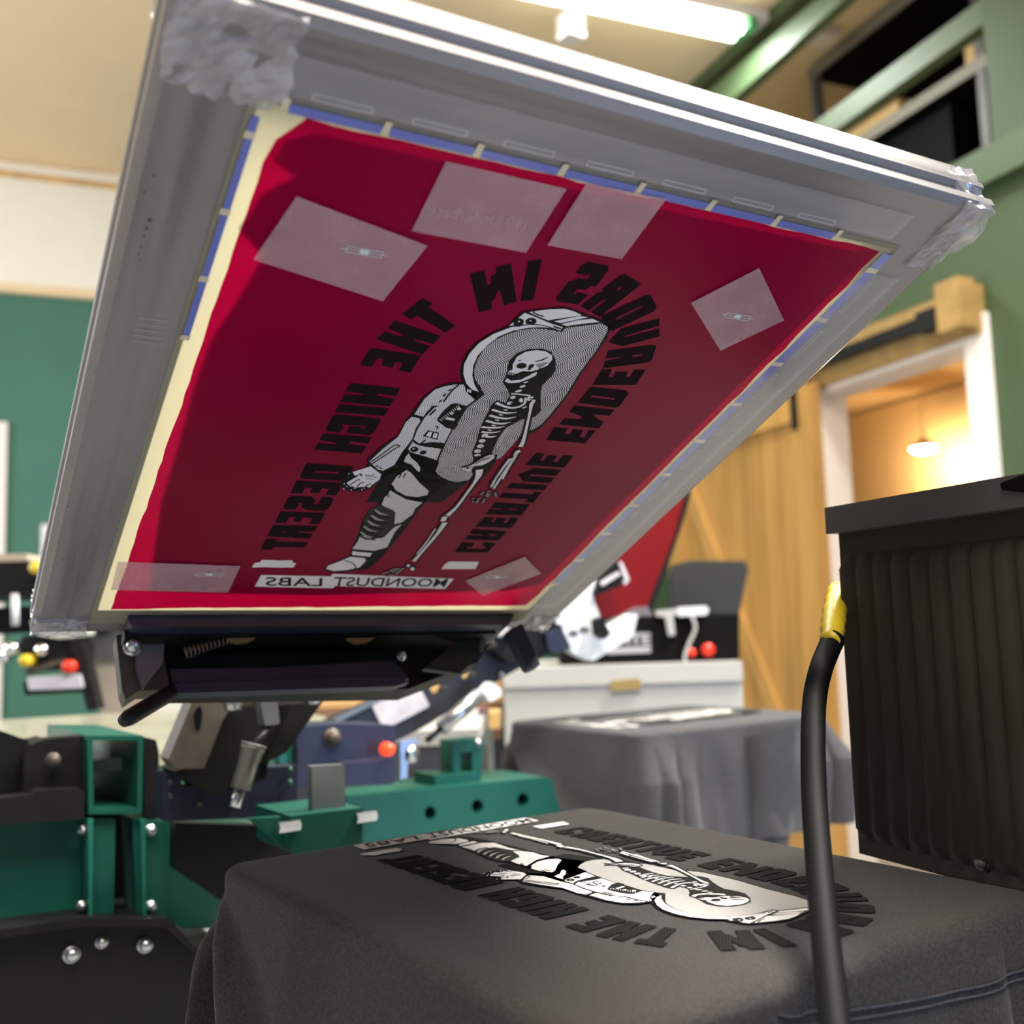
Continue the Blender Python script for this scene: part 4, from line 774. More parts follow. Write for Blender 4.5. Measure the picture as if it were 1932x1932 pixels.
(4,'K','2646,-6023,2668,-6026,2699,-6030,2722,-6032,2714,-6097,2691,-6094,2660,-6090,2638,-6088'),
(5,'M','2643,-6044,2666,-6047,2697,-6051,2719,-6054,2717,-6076,2694,-6073,2663,-6069,2640,-6066'),
(4,'K','2632,-6084,2626,-6110,2618,-6146,2612,-6173,2549,-6158,2555,-6132,2563,-6096,2569,-6070'),
(5,'M','2611,-6079,2605,-6106,2597,-6142,2591,-6168,2569,-6163,2576,-6137,2584,-6101,2590,-6074'),
(4,'K','2661,-6242,2653,-6264,2641,-6293,2633,-6315,2572,-6292,2581,-6270,2592,-6240,2600,-6219'),
(5,'M','2641,-6234,2633,-6256,2621,-6286,2613,-6307,2592,-6299,2601,-6278,2612,-6248,2620,-6226'),
(4,'K','2639,-6263,2646,-6304,2655,-6361,2662,-6402,2597,-6412,2591,-6371,2581,-6314,2575,-6273'),
(5,'M','2618,-6266,2624,-6307,2634,-6364,2640,-6405,2619,-6409,2612,-6368,2603,-6311,2596,-6270'),
(4,'K','2738,-6253,2745,-6294,2754,-6351,2761,-6392,2697,-6403,2690,-6362,2681,-6305,2674,-6263'),
(5,'M','2716,-6256,2723,-6298,2733,-6355,2740,-6396,2718,-6400,2711,-6358,2702,-6301,2695,-6260'),
(4,'K','2706,-6095,2714,-6126,2725,-6167,2733,-6197,2670,-6214,2662,-6184,2651,-6142,2643,-6112'),
(5,'M','2685,-6101,2693,-6131,2704,-6173,2712,-6203,2691,-6209,2683,-6178,2672,-6137,2664,-6107'),
(4,'K','2552,-6268,2547,-6284,2540,-6306,2535,-6322,2473,-6304,2478,-6287,2485,-6265,2489,-6249'),
(5,'M','2531,-6262,2526,-6278,2519,-6300,2515,-6316,2494,-6310,2498,-6294,2505,-6272,2510,-6255'),
(4,'K','2754,-6114,2757,-6145,2760,-6187,2762,-6218,2697,-6223,2695,-6192,2692,-6150,2689,-6119'),
(5,'M','2733,-6116,2735,-6146,2738,-6189,2740,-6220,2719,-6221,2716,-6190,2713,-6148,2711,-6117'),
(4,'K','2823,-6058,2843,-6092,2869,-6140,2889,-6174,2832,-6206,2813,-6172,2786,-6125,2767,-6090'),
(5,'M','2804,-6069,2824,-6103,2851,-6150,2870,-6185,2851,-6195,2832,-6161,2805,-6114,2785,-6080'),
(4,'K','2591,-6347,2589,-6363,2587,-6385,2585,-6401,2520,-6393,2522,-6377,2525,-6355,2527,-6339'),
(5,'M','2570,-6344,2568,-6360,2565,-6382,2563,-6398,2541,-6395,2543,-6379,2546,-6358,2548,-6342'),
(4,'K','1954,-5459,1979,-5447,2010,-5430,2035,-5411,2055,-5380,2077,-5335,2101,-5287,2124,-5238,2148,-5187,2177,-5138,2216,-5101,2251,-5079,2274,-5067,2339,-5163,2321,-5178,2300,-5197,2284,-5218,2266,-5249,2244,-5295,2222,-5343,2201,-5392,2178,-5444,2149,-5495,2114,-5542,2080,-5576,2060,-5599'),
(5,'W','1976,-5488,2002,-5476,2034,-5456,2064,-5432,2087,-5396,2110,-5350,2133,-5302,2156,-5253,2179,-5204,2205,-5159,2239,-5128,2271,-5107,2293,-5096,2320,-5134,2301,-5150,2277,-5171,2255,-5197,2234,-5232,2212,-5280,2190,-5328,2169,-5377,2146,-5427,2120,-5474,2089,-5515,2058,-5547,2038,-5569'),
(5,'W','1981,-5499,2111,-5408,2174,-5228,2309,-5093,2352,-5184,2312,-5296,2257,-5379,2133,-5427,2139,-5557,2038,-5569'),
(6,'K','2071,-5478,2075,-5490,2075,-5501,2070,-5507,2063,-5508,2053,-5504,2044,-5494,2036,-5482,2032,-5469,2033,-5458,2037,-5452,2045,-5451,2055,-5456,2064,-5465'),
(6,'K','2111,-5359,2131,-5327,2159,-5280,2190,-5241,2225,-5215,2261,-5196,2286,-5185,2293,-5199,2268,-5211,2234,-5228,2202,-5252,2172,-5290,2144,-5335,2124,-5368'),
(5,'W','2207,-5254,2228,-5233,2258,-5203,2279,-5181,2300,-5202,2279,-5224,2250,-5254,2229,-5275'),
(4,'K','2344,-5463,2357,-5502,2378,-5560,2396,-5628,2400,-5695,2399,-5764,2396,-5845,2400,-5943,2402,-6054,2403,-6171,2408,-6299,2412,-6435,2411,-6559,2403,-6669,2390,-6761,2382,-6823,2228,-6788,2247,-6730,2272,-6647,2291,-6551,2295,-6435,2294,-6301,2292,-6173,2289,-6056,2286,-5947,2281,-5852,2267,-5777,2251,-5717,2233,-5668,2215,-5618,2192,-5569,2175,-5535'),
(5,'W','2310,-5478,2323,-5516,2343,-5572,2360,-5637,2364,-5700,2364,-5768,2362,-5847,2366,-5944,2368,-6055,2369,-6171,2374,-6300,2377,-6435,2376,-6557,2368,-6663,2355,-6754,2347,-6815,2263,-6796,2282,-6738,2306,-6653,2325,-6553,2329,-6435,2328,-6301,2326,-6172,2323,-6056,2320,-5946,2315,-5850,2302,-5773,2287,-5712,2269,-5659,2250,-5605,2227,-5555,2209,-5520'),
(4,'K','2360,-6825,2366,-6868,2375,-6927,2381,-6970,2224,-6993,2218,-6949,2209,-6890,2203,-6847'),
(5,'W','2324,-6830,2330,-6873,2339,-6932,2345,-6976,2260,-6988,2254,-6944,2245,-6885,2239,-6842'),
(4,'K','2441,-7010,2439,-7104,2438,-7241,2433,-7394,2427,-7563,2417,-7745,2407,-7912,2402,-8060,2397,-8193,2394,-8284,2257,-8275,2267,-8184,2279,-8053,2291,-7905,2299,-7740,2306,-7558,2309,-7393,2300,-7245,2286,-7111,2275,-7019'),
(5,'W','2405,-7012,2403,-7106,2403,-7242,2399,-7394,2393,-7561,2383,-7744,2373,-7910,2367,-8058,2362,-8191,2359,-8282,2292,-8277,2302,-8187,2314,-8055,2326,-7907,2333,-7741,2341,-7559,2344,-7393,2335,-7244,2322,-7110,2311,-7017'),
(4,'K','2301,-7207,2308,-7331,2318,-7507,2324,-7672,2321,-7814,2315,-7945,2310,-8036,2254,-8033,2259,-7942,2266,-7813,2268,-7672,2263,-7509,2253,-7334,2246,-7211'),
(5,'W','2285,-7208,2292,-7332,2302,-7507,2308,-7672,2305,-7814,2299,-7945,2294,-8035,2270,-8033,2275,-7943,2282,-7813,2284,-7672,2279,-7508,2269,-7333,2262,-7210'),
(4,'K','2344,-8447,2353,-8487,2349,-8520,2332,-8538,2305,-8539,2274,-8523,2245,-8491,2224,-8452,2215,-8412,2219,-8380,2236,-8361,2262,-8360,2293,-8376,2322,-8407'),
(5,'W','2325,-8439,2329,-8457,2325,-8472,2315,-8481,2299,-8481,2283,-8474,2267,-8460,2257,-8442,2253,-8424,2257,-8409,2268,-8400,2283,-8400,2300,-8407,2315,-8421'),
(4,'K','2474,-8527,2485,-8571,2482,-8607,2466,-8627,2439,-8628,2407,-8610,2376,-8575,2353,-8531,2342,-8487,2345,-8452,2361,-8432,2388,-8430,2420,-8449,2450,-8483'),
(5,'W','2450,-8549,2456,-8575,2453,-8596,2442,-8608,2425,-8608,2405,-8598,2386,-8577,2372,-8552,2366,-8526,2368,-8505,2379,-8493,2397,-8493,2417,-8503,2436,-8523'),
(4,'K','2270,-8545,2255,-8609,2236,-8697,2222,-8761,2144,-8744,2158,-8680,2177,-8592,2192,-8528'),
(5,'M','2245,-8539,2231,-8603,2211,-8692,2197,-8756,2168,-8749,2182,-8685,2202,-8597,2216,-8533'),
(4,'K','2203,-8556,2181,-8601,2152,-8663,2130,-8708,2058,-8674,2080,-8629,2109,-8567,2131,-8522'),
(5,'M','2180,-8545,2159,-8590,2129,-8652,2108,-8697,2081,-8684,2102,-8639,2132,-8577,2153,-8532'),
(4,'K','2137,-8562,2117,-8594,2090,-8639,2070,-8671,2002,-8629,2022,-8597,2049,-8553,2069,-8520'),
(5,'M','2116,-8549,2096,-8581,2069,-8626,2049,-8658,2023,-8642,2043,-8610,2070,-8566,2090,-8533'),
(4,'K','2048,-8703,2023,-8723,1989,-8750,1965,-8770,1915,-8708,1939,-8688,1973,-8661,1997,-8641'),
(5,'M','2032,-8684,2007,-8704,1974,-8731,1949,-8751,1930,-8728,1955,-8708,1989,-8680,2013,-8660'),
(4,'K','2163,-8812,2130,-8826,2084,-8845,2050,-8859,2019,-8785,2053,-8771,2099,-8752,2132,-8738'),
(5,'M','2153,-8789,2120,-8803,2074,-8822,2041,-8836,2029,-8808,2063,-8794,2108,-8775,2142,-8761'),
]
def make_art_mesh(nm, sel, text, ms):
    b = build_art([e for e in ART if sel(e)])
    if text: art_text(b)
    me = bpy.data.meshes.new(nm); b.to_mesh(me); b.free()
    for m in ms: me.materials.append(m)
    return me
def art_objects(parent, ms, Mloc, suffix):
    groups = (('arched_lettering', lambda e: e[1] == 'L', False), ('astronaut_print', lambda e: e[1] != 'L', True))
    for nm, sel, tx in groups:
        o = bpy.data.objects.new(nm, make_art_mesh(nm, sel, tx, ms)); col.objects.link(o); o.parent = parent; o.matrix_local = Mloc
art_objects(scr, art_mats(True), Matrix.Translation((0, 0, 0.0022*SC)), '')
# ---- frosted tape patches over the registration marks
frost = mat('frosted_tape', (0.62, 0.40, 0.46), 0.32, alpha=0.38, bump=0.3, bscale=60, var=0.10, scale=40, spec=0.5)
markm = mat('registration_mark', (0.62, 0.74, 0.78), 0.5)
PATCH = [((-0.172, -0.1128), (-0.0223, -0.1445), (-0.0389, -0.2357), (-0.1905, -0.2042)), ((-0.0475, -0.0351), (0.0881, -0.0353), (0.0882, -0.1288), (-0.0466, -0.1287)),
 ((0.1053, -0.0235), (0.2039, -0.0194), (0.2039, -0.1122), (0.1068, -0.1129)), ((0.3858, -0.0853), (0.4883, -0.1607), (0.4369, -0.2334), (0.3355, -0.1592)),
 ((0.4293, -0.8015), (0.4937, -0.8615), (0.4165, -0.9486), (0.3563, -0.8931)), ((-0.226, -0.8480), (-0.0468, -0.8544), (-0.0448, -0.944), (-0.223, -0.938))]
MARK = [(-0.084, -0.168, 0), None, None, (0.416, -0.168, 0), (0.411, -0.876, 0), (-0.088, -0.883, 0)]
for pt, mk in zip(PATCH, MARK):
    def f_(b, pt=pt):
        poly_prism(b, [sl(x, y, 0.0046) for x, y in pt], Vector((0, 0, 0.0003*SC)))
    o = sp('tape_patch', f_, frost)
    if mk:
        def g_(b, mk=mk):
            x, y, _ = mk; W2, H2, t = 0.020, 0.0045, 0.0008; z = 0.0052
            for (x0, x1, y0, y1) in ((-W2, W2, H2-t, H2), (-W2, W2, -H2, -H2+t), (-W2, -W2+t, -H2, H2), (W2-t, W2, -H2, H2), (-W2-0.006, W2+0.006, -t/3, t/3), (-0.005, 0.005, -0.0028, 0.0028)):
                poly_prism(b, [sl(x+x0, y+y0, z), sl(x+x1, y+y0, z), sl(x+x1, y+y1, z), sl(x+x0, y+y1, z)], None)
        k = sp('registration_mark', g_, markm, parent=o)
# faint mirrored note written under the second patch
def note(b):
    vs_, fs = text_mesh('110 Underbase', (0.070, -0.098, -0.040, -0.083), 0.1, 0.004)
    V = [b.verts.new(sl(x, y-0.05*(0.07-x), 0.0051)) for x, y in vs_]
    for f in fs:
        try: b.faces.new([V[i] for i in f])
        except ValueError: pass
sp('handwritten_note', note, mat('faint_pencil', (0.42, 0.27, 0.33), 0.5))
# ---- printed tape border: blue dashes with cream ticks, clear over the metal
blue = mat('blue_tape_print', (0.15, 0.18, 0.52), 0.3, coat=0.4); creamt = mat('cream_tape_tick', (0.62, 0.55, 0.40), 0.35, coat=0.4)
clear = mat('clear_tape', (0.60, 0.60, 0.64), 0.12, alpha=0.22, spec=0.8, bump=0.4, bscale=25)
whitel = mat('pale_tape_print', (0.62, 0.64, 0.72), 0.3)
def border(b):
    z = 0.0032
    def q(u0, u1, v0, v1, mi): 
        poly_prism(b, [sl(u0, v0, z), sl(u1, v0, z), sl(u1, v1, z), sl(u0, v1, z)], None, mi=mi)
    k = 0; v = -0.012
    # right
    ticks = [-0.0555-0.0945*i for i in range(10)]
    prev = -0.026
    for t in ticks:
        q(0.5385, 0.5545, prev-0.004 if prev < -0.03 else prev, t+0.004, 0); q(0.5375, 0.5560, t-0.004, t+0.004, 1); prev = t
    # top
    prev = -0.20
    for i in range(8):
        t = -0.2098+0.0945*i
        if i: q(prev+0.004, t-0.004, -0.0235, -0.0135, 0)
        q(t-0.0035, t+0.0035, -0.0215, -0.0080, 1); prev = t
    # left
    prev = -0.03
    for i in range(4):
        t = -0.0555-0.0945*i; q(-0.2345, -0.2270, prev-0.004, t+0.004, 0); q(-0.236, -0.226, t-0.004, t+0.004, 1); prev = t
def border2(b):
    z = 0.0030
    for (u0, u1, v0, v1) in ((0.5365, 0.60, -0.06, -1.0), (-0.225, 0.53, -0.005, 0.035)):
        # slightly buckled clear band
        nu, nv = (4, 60) if abs(v1-v0) > 0.5 else (50, 4); g = []
        for i in range(nu+1):
            row = []
            for j in range(nv+1):
                u = u0+(u1-u0)*i/nu; v = v0+(v1-v0)*j/nv
                row.append(b.verts.new(sl(u, v, z+0.0014*max(0, noise.noise(Vector((u*25, v*25, 1)))))))
            g.append(row)
        for i in range(nu):
            for j in range(nv): b.faces.new([g[i][j], g[i+1][j], g[i+1][j+1], g[i][j+1]])
def outl(b):
    z = 0.0036; t = 0.0007
    for i in range(9):
        v = -0.075-0.0945*i; u = 0.5585
        for (u0, u1, v0, v1) in ((u, u+t, v, v-0.055), (u+0.006, u+0.006+t, v, v-0.055), (u, u+0.006, v, v-t), (u, u+0.006, v-0.055, v-0.055-t)):
            poly_prism(b, [sl(u0, v0, z), sl(u1, v0, z), sl(u1, v1, z), sl(u0, v1, z)], None)
    for i in range(7):
        u = -0.19+0.0945*i; v = -0.004
        for (u0, u1, v0, v1) in ((u, u+0.055, v, v+t), (u, u+0.055, v+0.006, v+0.006+t), (u, u+t, v, v+0.006), (u+0.055, u+0.055+t, v, v+0.006)):
            poly_prism(b, [sl(u0, v0, z), sl(u1, v0, z), sl(u1, v1, z), sl(u0, v1, z)], None)
def allb(b):
    border(b); n0 = len(b.faces); border2(b); b.faces.ensure_lookup_table()
    for i in range(n0, len(b.faces)): b.faces[i].material_index = 2; b.faces[i].smooth = True
    n1 = len(b.faces); outl(b); b.faces.ensure_lookup_table()
    for i in range(n1, len(b.faces)): b.faces[i].material_index = 3
sp('tape_border', allb, [blue, creamt, clear, whitel])
# ---- crumpled tape wrapped round the corners
crump = mat('crumpled_tape', (0.62, 0.60, 0.64), 0.10, alpha=0.40, spec=1.0, coat=1.0, var=0.35, scale=22)
def wrap(c0, c1, w0, w1, amp, seed, spike=None):
    def f(b):
        r = bmesh.ops.create_cube(b, size=1); bmesh.ops.subdivide_edges(b, edges=b.edges[:], cuts=10, use_grid_fill=True)
        lo = Vector((c0[0], c0[1], w0)); hi = Vector((c1[0], c1[1], w1)); mid = (lo+hi)/2
        for v in b.verts:
            p = Vector([lo[i]+(hi[i]-lo[i])*(v.co[i]+0.5) for i in range(3)])
            n_ = (p-mid).normalized(); k = noise.noise(Vector((p.x*22+seed, p.y*22, p.z*30)))
            k2 = abs(noise.noise(Vector((p.x*60, p.y*60+seed, p.z*60))))
            p = p+n_*(amp*0.7*(k+0.1)+amp*(0.45-k2*2.2)*0.8)
            if spike:
                d_ = (p-Vector(spike[0])).length; p += Vector(spike[1])*max(0, 1-d_/spike[2])**2
            v.co = sl(*p)
    return sp('corner_tape', f, crump, smooth=False)
wrap((UO-0.004, VT-0.085), (UO+0.098, VT+0.006), -0.080, 0.003, 0.010, 1.0)
wrap((U1-0.040, VT-0.095), (U1+0.006, VT+0.006), -0.066, 0.003, 0.009, 5.0, ((U1, VT-0.03, -0.01), (0.020, 0.004, 0.006), 0.05))
wrap((UO-0.008, VB-0.006), (UO+0.07, VB+0.045), -0.060, 0.005, 0.008, 9.0)
wrap((U1-0.05, VB-0.006), (U1+0.008, VB+0.05), -0.060, 0.004, 0.008, 12.0)
# vent slots on the left rail's underside and dirt specks
def slots(b):
    for k in range(5):
        v = -0.318-k*0.0095; poly_prism(b, [sl(-0.283, v, 0.0004), sl(-0.252, v, 0.0004), sl(-0.252, v-0.002, 0.0004), sl(-0.283, v-0.002, 0.0004)], None)
sp('stamped_lines', slots, mat('stamp_line_grey', (0.3, 0.3, 0.31), 0.5))
rr = random.Random(5)
if 1:
    for (px, py, r) in ((290, 330, 3), (272, 362, 3), (283, 415, 4.5), (277, 430, 3.5), (272, 445, 2.5), (266, 465, 2.5), (262, 478, 2), (263, 490, 2), (128, 955, 2), (106, 1062, 2.4), (118, 1055, 2), (88, 1124, 2), (180, 700, 2), (1603, 575, 2.5), (1440, 190, 0)):
        if r == 0: continue
        u, v = S(px, py); r_ = r/1974*0.9
        pts_ = [sl(u+r_*math.cos(a)*(0.7+0.6*rr.random()), v+r_*math.sin(a)*(0.7+0.9*rr.random()), 0.0005) for a in [k*pi/4 for k in range(8)]]
        sp('dirt_speck', lambda b: poly_prism(b, pts_, None), mat('dirt_brown', (0.06, 0.045, 0.02), 0.7))
# ================================================================== clamp arm holding the screen
arm = thing('screen_clamp_arm', 'navy and black clamp arm gripping the foot of the raised crimson screen', 'press arm', mw=MS @ Matrix.Translation(sl(0.17, -1.15, 0.05)))
SV = Vector((MS[0][1], MS[1][1], MS[2][1]))
def V3(v): return MS @ sl(0, v, 0)
def av(name, px, v, th, m, parent=arm, holes=(), rnd=0):
    """outline standing on the screen's own cross plane v=const; thickness runs back (towards the hinge)"""
    if rnd: px = soften(px, rnd)
    b = bmesh.new(); p0 = V3(v)
    poly_prism(b, [hit(x, y, p0, SV) for x, y in px], -SV*th, [[hit(x, y, p0, SV) for x, y in h] for h in holes])
    return link(name, b, m, parent)
av('clamp_jaw', [(240, 1160), (970, 1156), (964, 1176), (950, 1179), (262, 1183), (247, 1180)], -1.032, 0.05, M['navy'], rnd=5)
av('channel_body', [(246, 1181), (950, 1177), (925, 1215), (900, 1250), (770, 1300), (300, 1304), (262, 1285), (232, 1205)], -1.13, 0.03, M['dark'])
av('channel_top', [(235, 1188), (940, 1180), (935, 1196), (235, 1204)], -1.06, 0.045, M['dark'])
av('channel_flange', [(322, 1262), (500, 1260), (745, 1246), (772, 1280), (745, 1289), (330, 1303)], -1.09, 0.02, M['navy'])
av('channel_flange', [(330, 1290), (745, 1276), (772, 1286), (745, 1295), (330, 1308)], -1.08, 0.01, mat('navy_edge', (0.03, 0.032, 0.07), 0.4))
av('end_plate', [(219, 1200), (228, 1196), (300, 1196), (322, 1302), (262, 1303), (237, 1320), (230, 1302)], -1.10, 0.02, M['brown'])
av('cheek_plate', [(256, 1209), (292, 1190), (312, 1186), (308, 1250), (270, 1298), (258, 1262)], -1.085, 0.006, M['grey'])
av('cheek_plate', [(908, 1176), (919, 1178), (912, 1230), (868, 1271), (800, 1262), (862, 1210)], -1.085, 0.006, mat('dark_green_cheek', (0.02, 0.035, 0.035), 0.45, 0.3))
av('cheek_edge', [(911, 1176), (920, 1178), (913, 1229), (904, 1231)], -1.084, 0.003, M['grey'])
p_ = hit(250, 1223, V3(-1.075), SV); bolt('bolt', p_, SV, 0.008, 0.012, M['steel'], arm)
p_ = hit(757, 1239, V3(-1.075), SV); bolt('bolt', p_, SV, 0.005, 0.008, M['steel'], arm)
for cx in (455, 680):
    av('pad_glint', [(cx-28, 1204), (cx+28, 1203), (cx+12, 1211), (cx-10, 1213)], -1.06, 0.004, mat('pad_glint', (0.30, 0.25, 0.12), 0.4, 0.4), rnd=4)  # cream glints of the round pads, painted as pale pieces
# spring
s0 = hit(348, 1232, V3(-1.07), SV); s1_ = hit(432, 1206, V3(-1.07), SV); d_ = s1_-s0; dn = d_.normalized(); a_ = dn.cross(SV).normalized()
pts = []
for i in range(11*12+1):
    t = i/(11*12); an = 2*pi*11*t; r = 0.0052*(1-0.3*t); pts.append(s0+d_*t+a_*r*math.cos(an)+SV*r*math.sin(an))
tube('spring', pts, 0.0008, mat('spring_steel', (0.20, 0.16, 0.13), 0.4, 0.7), arm, 6)
av('clamp_leg', [(958, 1190), (985, 1176), (1020, 1254), (1003, 1262), (996, 1260)], -1.06, 0.012, M['navy'], rnd=3)
p0 = hit(335, 1300, V3(-1.1), SV); p1 = hit(233, 1360, V3(-1.02), SV)
tube('handle', smooth_path([p0, p0.lerp(p1, 0.5), p1], 4), [0.007]*8+[0.0055], M['blackm'], arm, 12)
YA = 0.80
# tilting beams of the arm behind the clamp
prismY('lift_strut', [(372, 1302), (455, 1304), (420, 1360), (385, 1450), (330, 1450), (318, 1432)], YA, 0.03, M['brown'], arm)
prismY('lift_strut', [(420, 1310), (560, 1300), (520, 1380), (500, 1470), (400, 1500), (330, 1455), (385, 1440)], YA+0.035, 0.06, M['dark'], arm)
prismY('slot', [(366, 1345), (378, 1330), (382, 1345), (378, 1375), (370, 1378)], YA-0.002, 0.002, M['blackp'], arm, rnd=5)
prismY('lift_strut', [(565, 1300), (628, 1298), (540, 1420), (500, 1440)], YA+0.01, 0.03, M['dark'], arm)
tube('cross_pin', [onY(425, 1327, YA-0.02), onY(595, 1316, YA-0.02)], 0.006, M['brown'], arm)
tube('pin_head', [onY(427, 1328, YA-0.025), onY(452, 1326, YA-0.025)], 0.0085, M['steel'], arm, 14)
tube('pin_head', [onY(580, 1316, YA-0.025), onY(600, 1315, YA-0.025)], 0.0085, M['steel'], arm, 14)
prismY('shock_bracket', [(488, 1305), (522, 1305), (528, 1366), (500, 1370)], YA-0.04, 0.02, M['grey'], arm, rnd=4)
s0 = onY(512, 1368, YA-0.03); s1_ = onY(476, 1408, YA-0.05)
tube('shock_rod', [s0, s1_], 0.004, M['blackm'], arm)
a0 = onY(479, 1405, YA-0.05); a1 = onY(447, 1510, YA-0.05); dd = (a1-a0)
bm = bmesh.new(); add_tube(bm, [a0, a0+dd*0.1, a0+dd*0.12, a0+dd*0.27, a0+dd*0.29, a0+dd*0.8], [0.013, 0.013, 0.0118, 0.0118, 0.0108, 0.0108], 20)
link('shock_absorber', bm, mat('shock_grey', (0.19, 0.185, 0.17), 0.4, 0.5), arm, True)
bm = bmesh.new(); add_tube(bm, [a0-dd*0.015, a0+dd*0.02], 0.0136, 20); link('shock_collar', bm, M['grey'], arm, True)
tube('shock_foot', [a0+dd*0.8, a0+dd*1.12], 0.006, M['steel'], arm)
# ================================================================== press body
HX, HY = 0.08, 1.22
pr = thing('screen_printing_press', 'green and black four-station screen printing press carrying the arms and platens', 'printing press', (HX, HY, 0.002))
Yg = 0.93
prismY('arm_socket', [(165, 1388), (270, 1388), (268, 1535), (167, 1536)], Yg, 0.22, M['pgreen'], pr, holes=[[(175, 1397), (261, 1397), (259, 1525), (177, 1526)]])
prismY('hub_post', [(160, 1545), (218, 1545), (214, 1738), (160, 1738)], Yg+0.01, 0.05, M['pgreen'], pr)
prismY('hub_post', [(250, 1545), (316, 1550), (316, 1728), (258, 1738)], Yg+0.01, 0.05, M['pgreen'], pr)
prismY('post_edge', [(166, 1545), (176, 1545), (174, 1738), (168, 1738)], Yg-0.002, 0.012, mat('press_green_pale', (0.02, 0.17, 0.12), 0.35), pr)  # paler green strip down the post
prismY('post_edge', [(266, 1547), (275, 1547), (276, 1734), (269, 1736)], Yg-0.002, 0.012, MATS['press_green_pale'], pr)
prismY('hub_plate', [(-60, 1545), (152, 1545), (154, 1728), (-60, 1756)], Yg+0.03, 0.02, M['pgreen'], pr)
prismY('hub_plate', [(314, 1545), (385, 1560), (440, 1650), (440, 1752), (345, 1752), (314, 1732)], Yg+0.03, 0.02, M['pgreen'], pr)
prismY('hub_core', [(150, 1540), (330, 1540), (330, 1745), (150, 1745)], Yg+0.10, 0.2, M['blackp'], pr)
prismY('lower_hub', [(-60, 1765), (150, 1737), (320, 1737), (380, 1800), (440, 1790), (440, 1990), (-60, 1990)], Yg-0.03, 0.35, M['blackm'], pr)
prismY('lower_hub_lip', [(-60, 1762), (150, 1734), (320, 1734), (378, 1797), (440, 1787), (440, 1797), (375, 1806), (312, 1750), (160, 1748), (-60, 1778)], Yg-0.045, 0.015, M['dark'], pr)
for x, y, r in ((135, 1801, 16), (192, 1778, 12), (274, 1783, 15)): boltY(x, y, r, Yg-0.032, M['steel'], pr)
for x, y, r in ((284, 1567, 11), (284, 1711, 11)): boltY(x, y, r, Yg+0.006, M['steel'], pr)
for x, y, r in ((157, 1567, 9), (155, 1710, 10)): boltY(x, y, r, Yg+0.006, M['steel'], pr)
# column and feet (below the picture)
bm = bmesh.new(); add_box(bm, (HX, HY, 0.33), (0.14, 0.14, 0.62), bev=0.006); link('column', bm, M['pgreen'], pr)
for k in range(4):
    an = k*pi/2+pi/4; bm = bmesh.new(); add_box(bm, (0.30, 0, 0.03), (0.60, 0.08, 0.055), M=Matrix.Translation((HX, HY, 0)) @ Matrix.Rotation(an, 4, 'Z'), bev=0.005); link('foot', bm, M['pgreen'], pr)
# round deck on top of the press, wall glare painted into its pale colour
bm = bmesh.new(); c_ = onZ(120, 1370, 0.992); add_tube(bm, [Vector((-0.05, 1.42, 0.975)), Vector((-0.05, 1.42, 0.99))], 0.42, 48); link('deck_plate', bm, M['speckle'], pr)
# black pivot brackets, left and right of the socket
prismY('pivot_bracket', [(45, 1540), (45, 1430), (62, 1402), (90, 1394), (165, 1388), (165, 1540)], Yg+0.02, 0.03, M['dark'], pr, rnd=8)
prismY('pivot_bracket', [(-60, 1360), (0, 1378), (60, 1400), (90, 1392), (60, 1440), (60, 1500), (-60, 1520)], Yg+0.06, 0.05, M['blackm'], pr, rnd=8)
prismY('pivot_bar', [(-60, 1512), (60, 1500), (66, 1492), (152, 1487), (160, 1495), (158, 1545), (-60, 1560)], Yg-0.005, 0.03, M['dark'], pr, rnd=4)
boltY(100, 1434, 14, Yg+0.01, M['brown'], pr)
prismY('pivot_bracket', [(270, 1390), (295, 1396), (300, 1420), (300, 1520), (308, 1545), (272, 1542)], Yg+0.015, 0.04, M['dark'], pr, rnd=4)
prismY('mount_plate', [(308, 1458), (340, 1454), (342, 1484), (400, 1480), (402, 1450), (500, 1448), (560, 1445), (562, 1540), (310, 1550)], Yg-0.06, 0.03, M['navy'], pr)
for x, y in ((323, 1475), (323, 1502), (378, 1515)): boltY(x, y, 5, Yg-0.065, M['brown'], pr)
prismY('mount_block', [(562, 1372), (640, 1366), (745, 1368), (745, 1478), (562, 1486)], Yg+0.08, 0.08, M['navy'], pr, rnd=4)
prismY('mount_rail', [(650, 1440), (745, 1432), (748, 1472), (738, 1480), (650, 1484)], Yg+0.05, 0.03, M['navy'], pr, rnd=4)
boltY(627, 1392, 18, Yg+0.078, M['brown'], pr, 'pivot_knob')
prismY('green_upright', [(528, 1385), (558, 1378), (558, 1440), (528, 1440)], Yg+0.10, 0.02, MATS['press_green_pale'], pr)
for y in (1452, 1476): boltY(548, y, 5, Yg-0.065, MATS['press_green_pale'], pr)
lampp = onY(727, 1413, Yg+0.06); bm = bmesh.new(); add_tube(bm, [lampp, lampp+Vector((0, -0.012, 0)), lampp+Vector((0, -0.018, 0))], [0.010, 0.009, 0.004], 16); link('pilot_lamp', bm, M['redlamp'], pr, True)
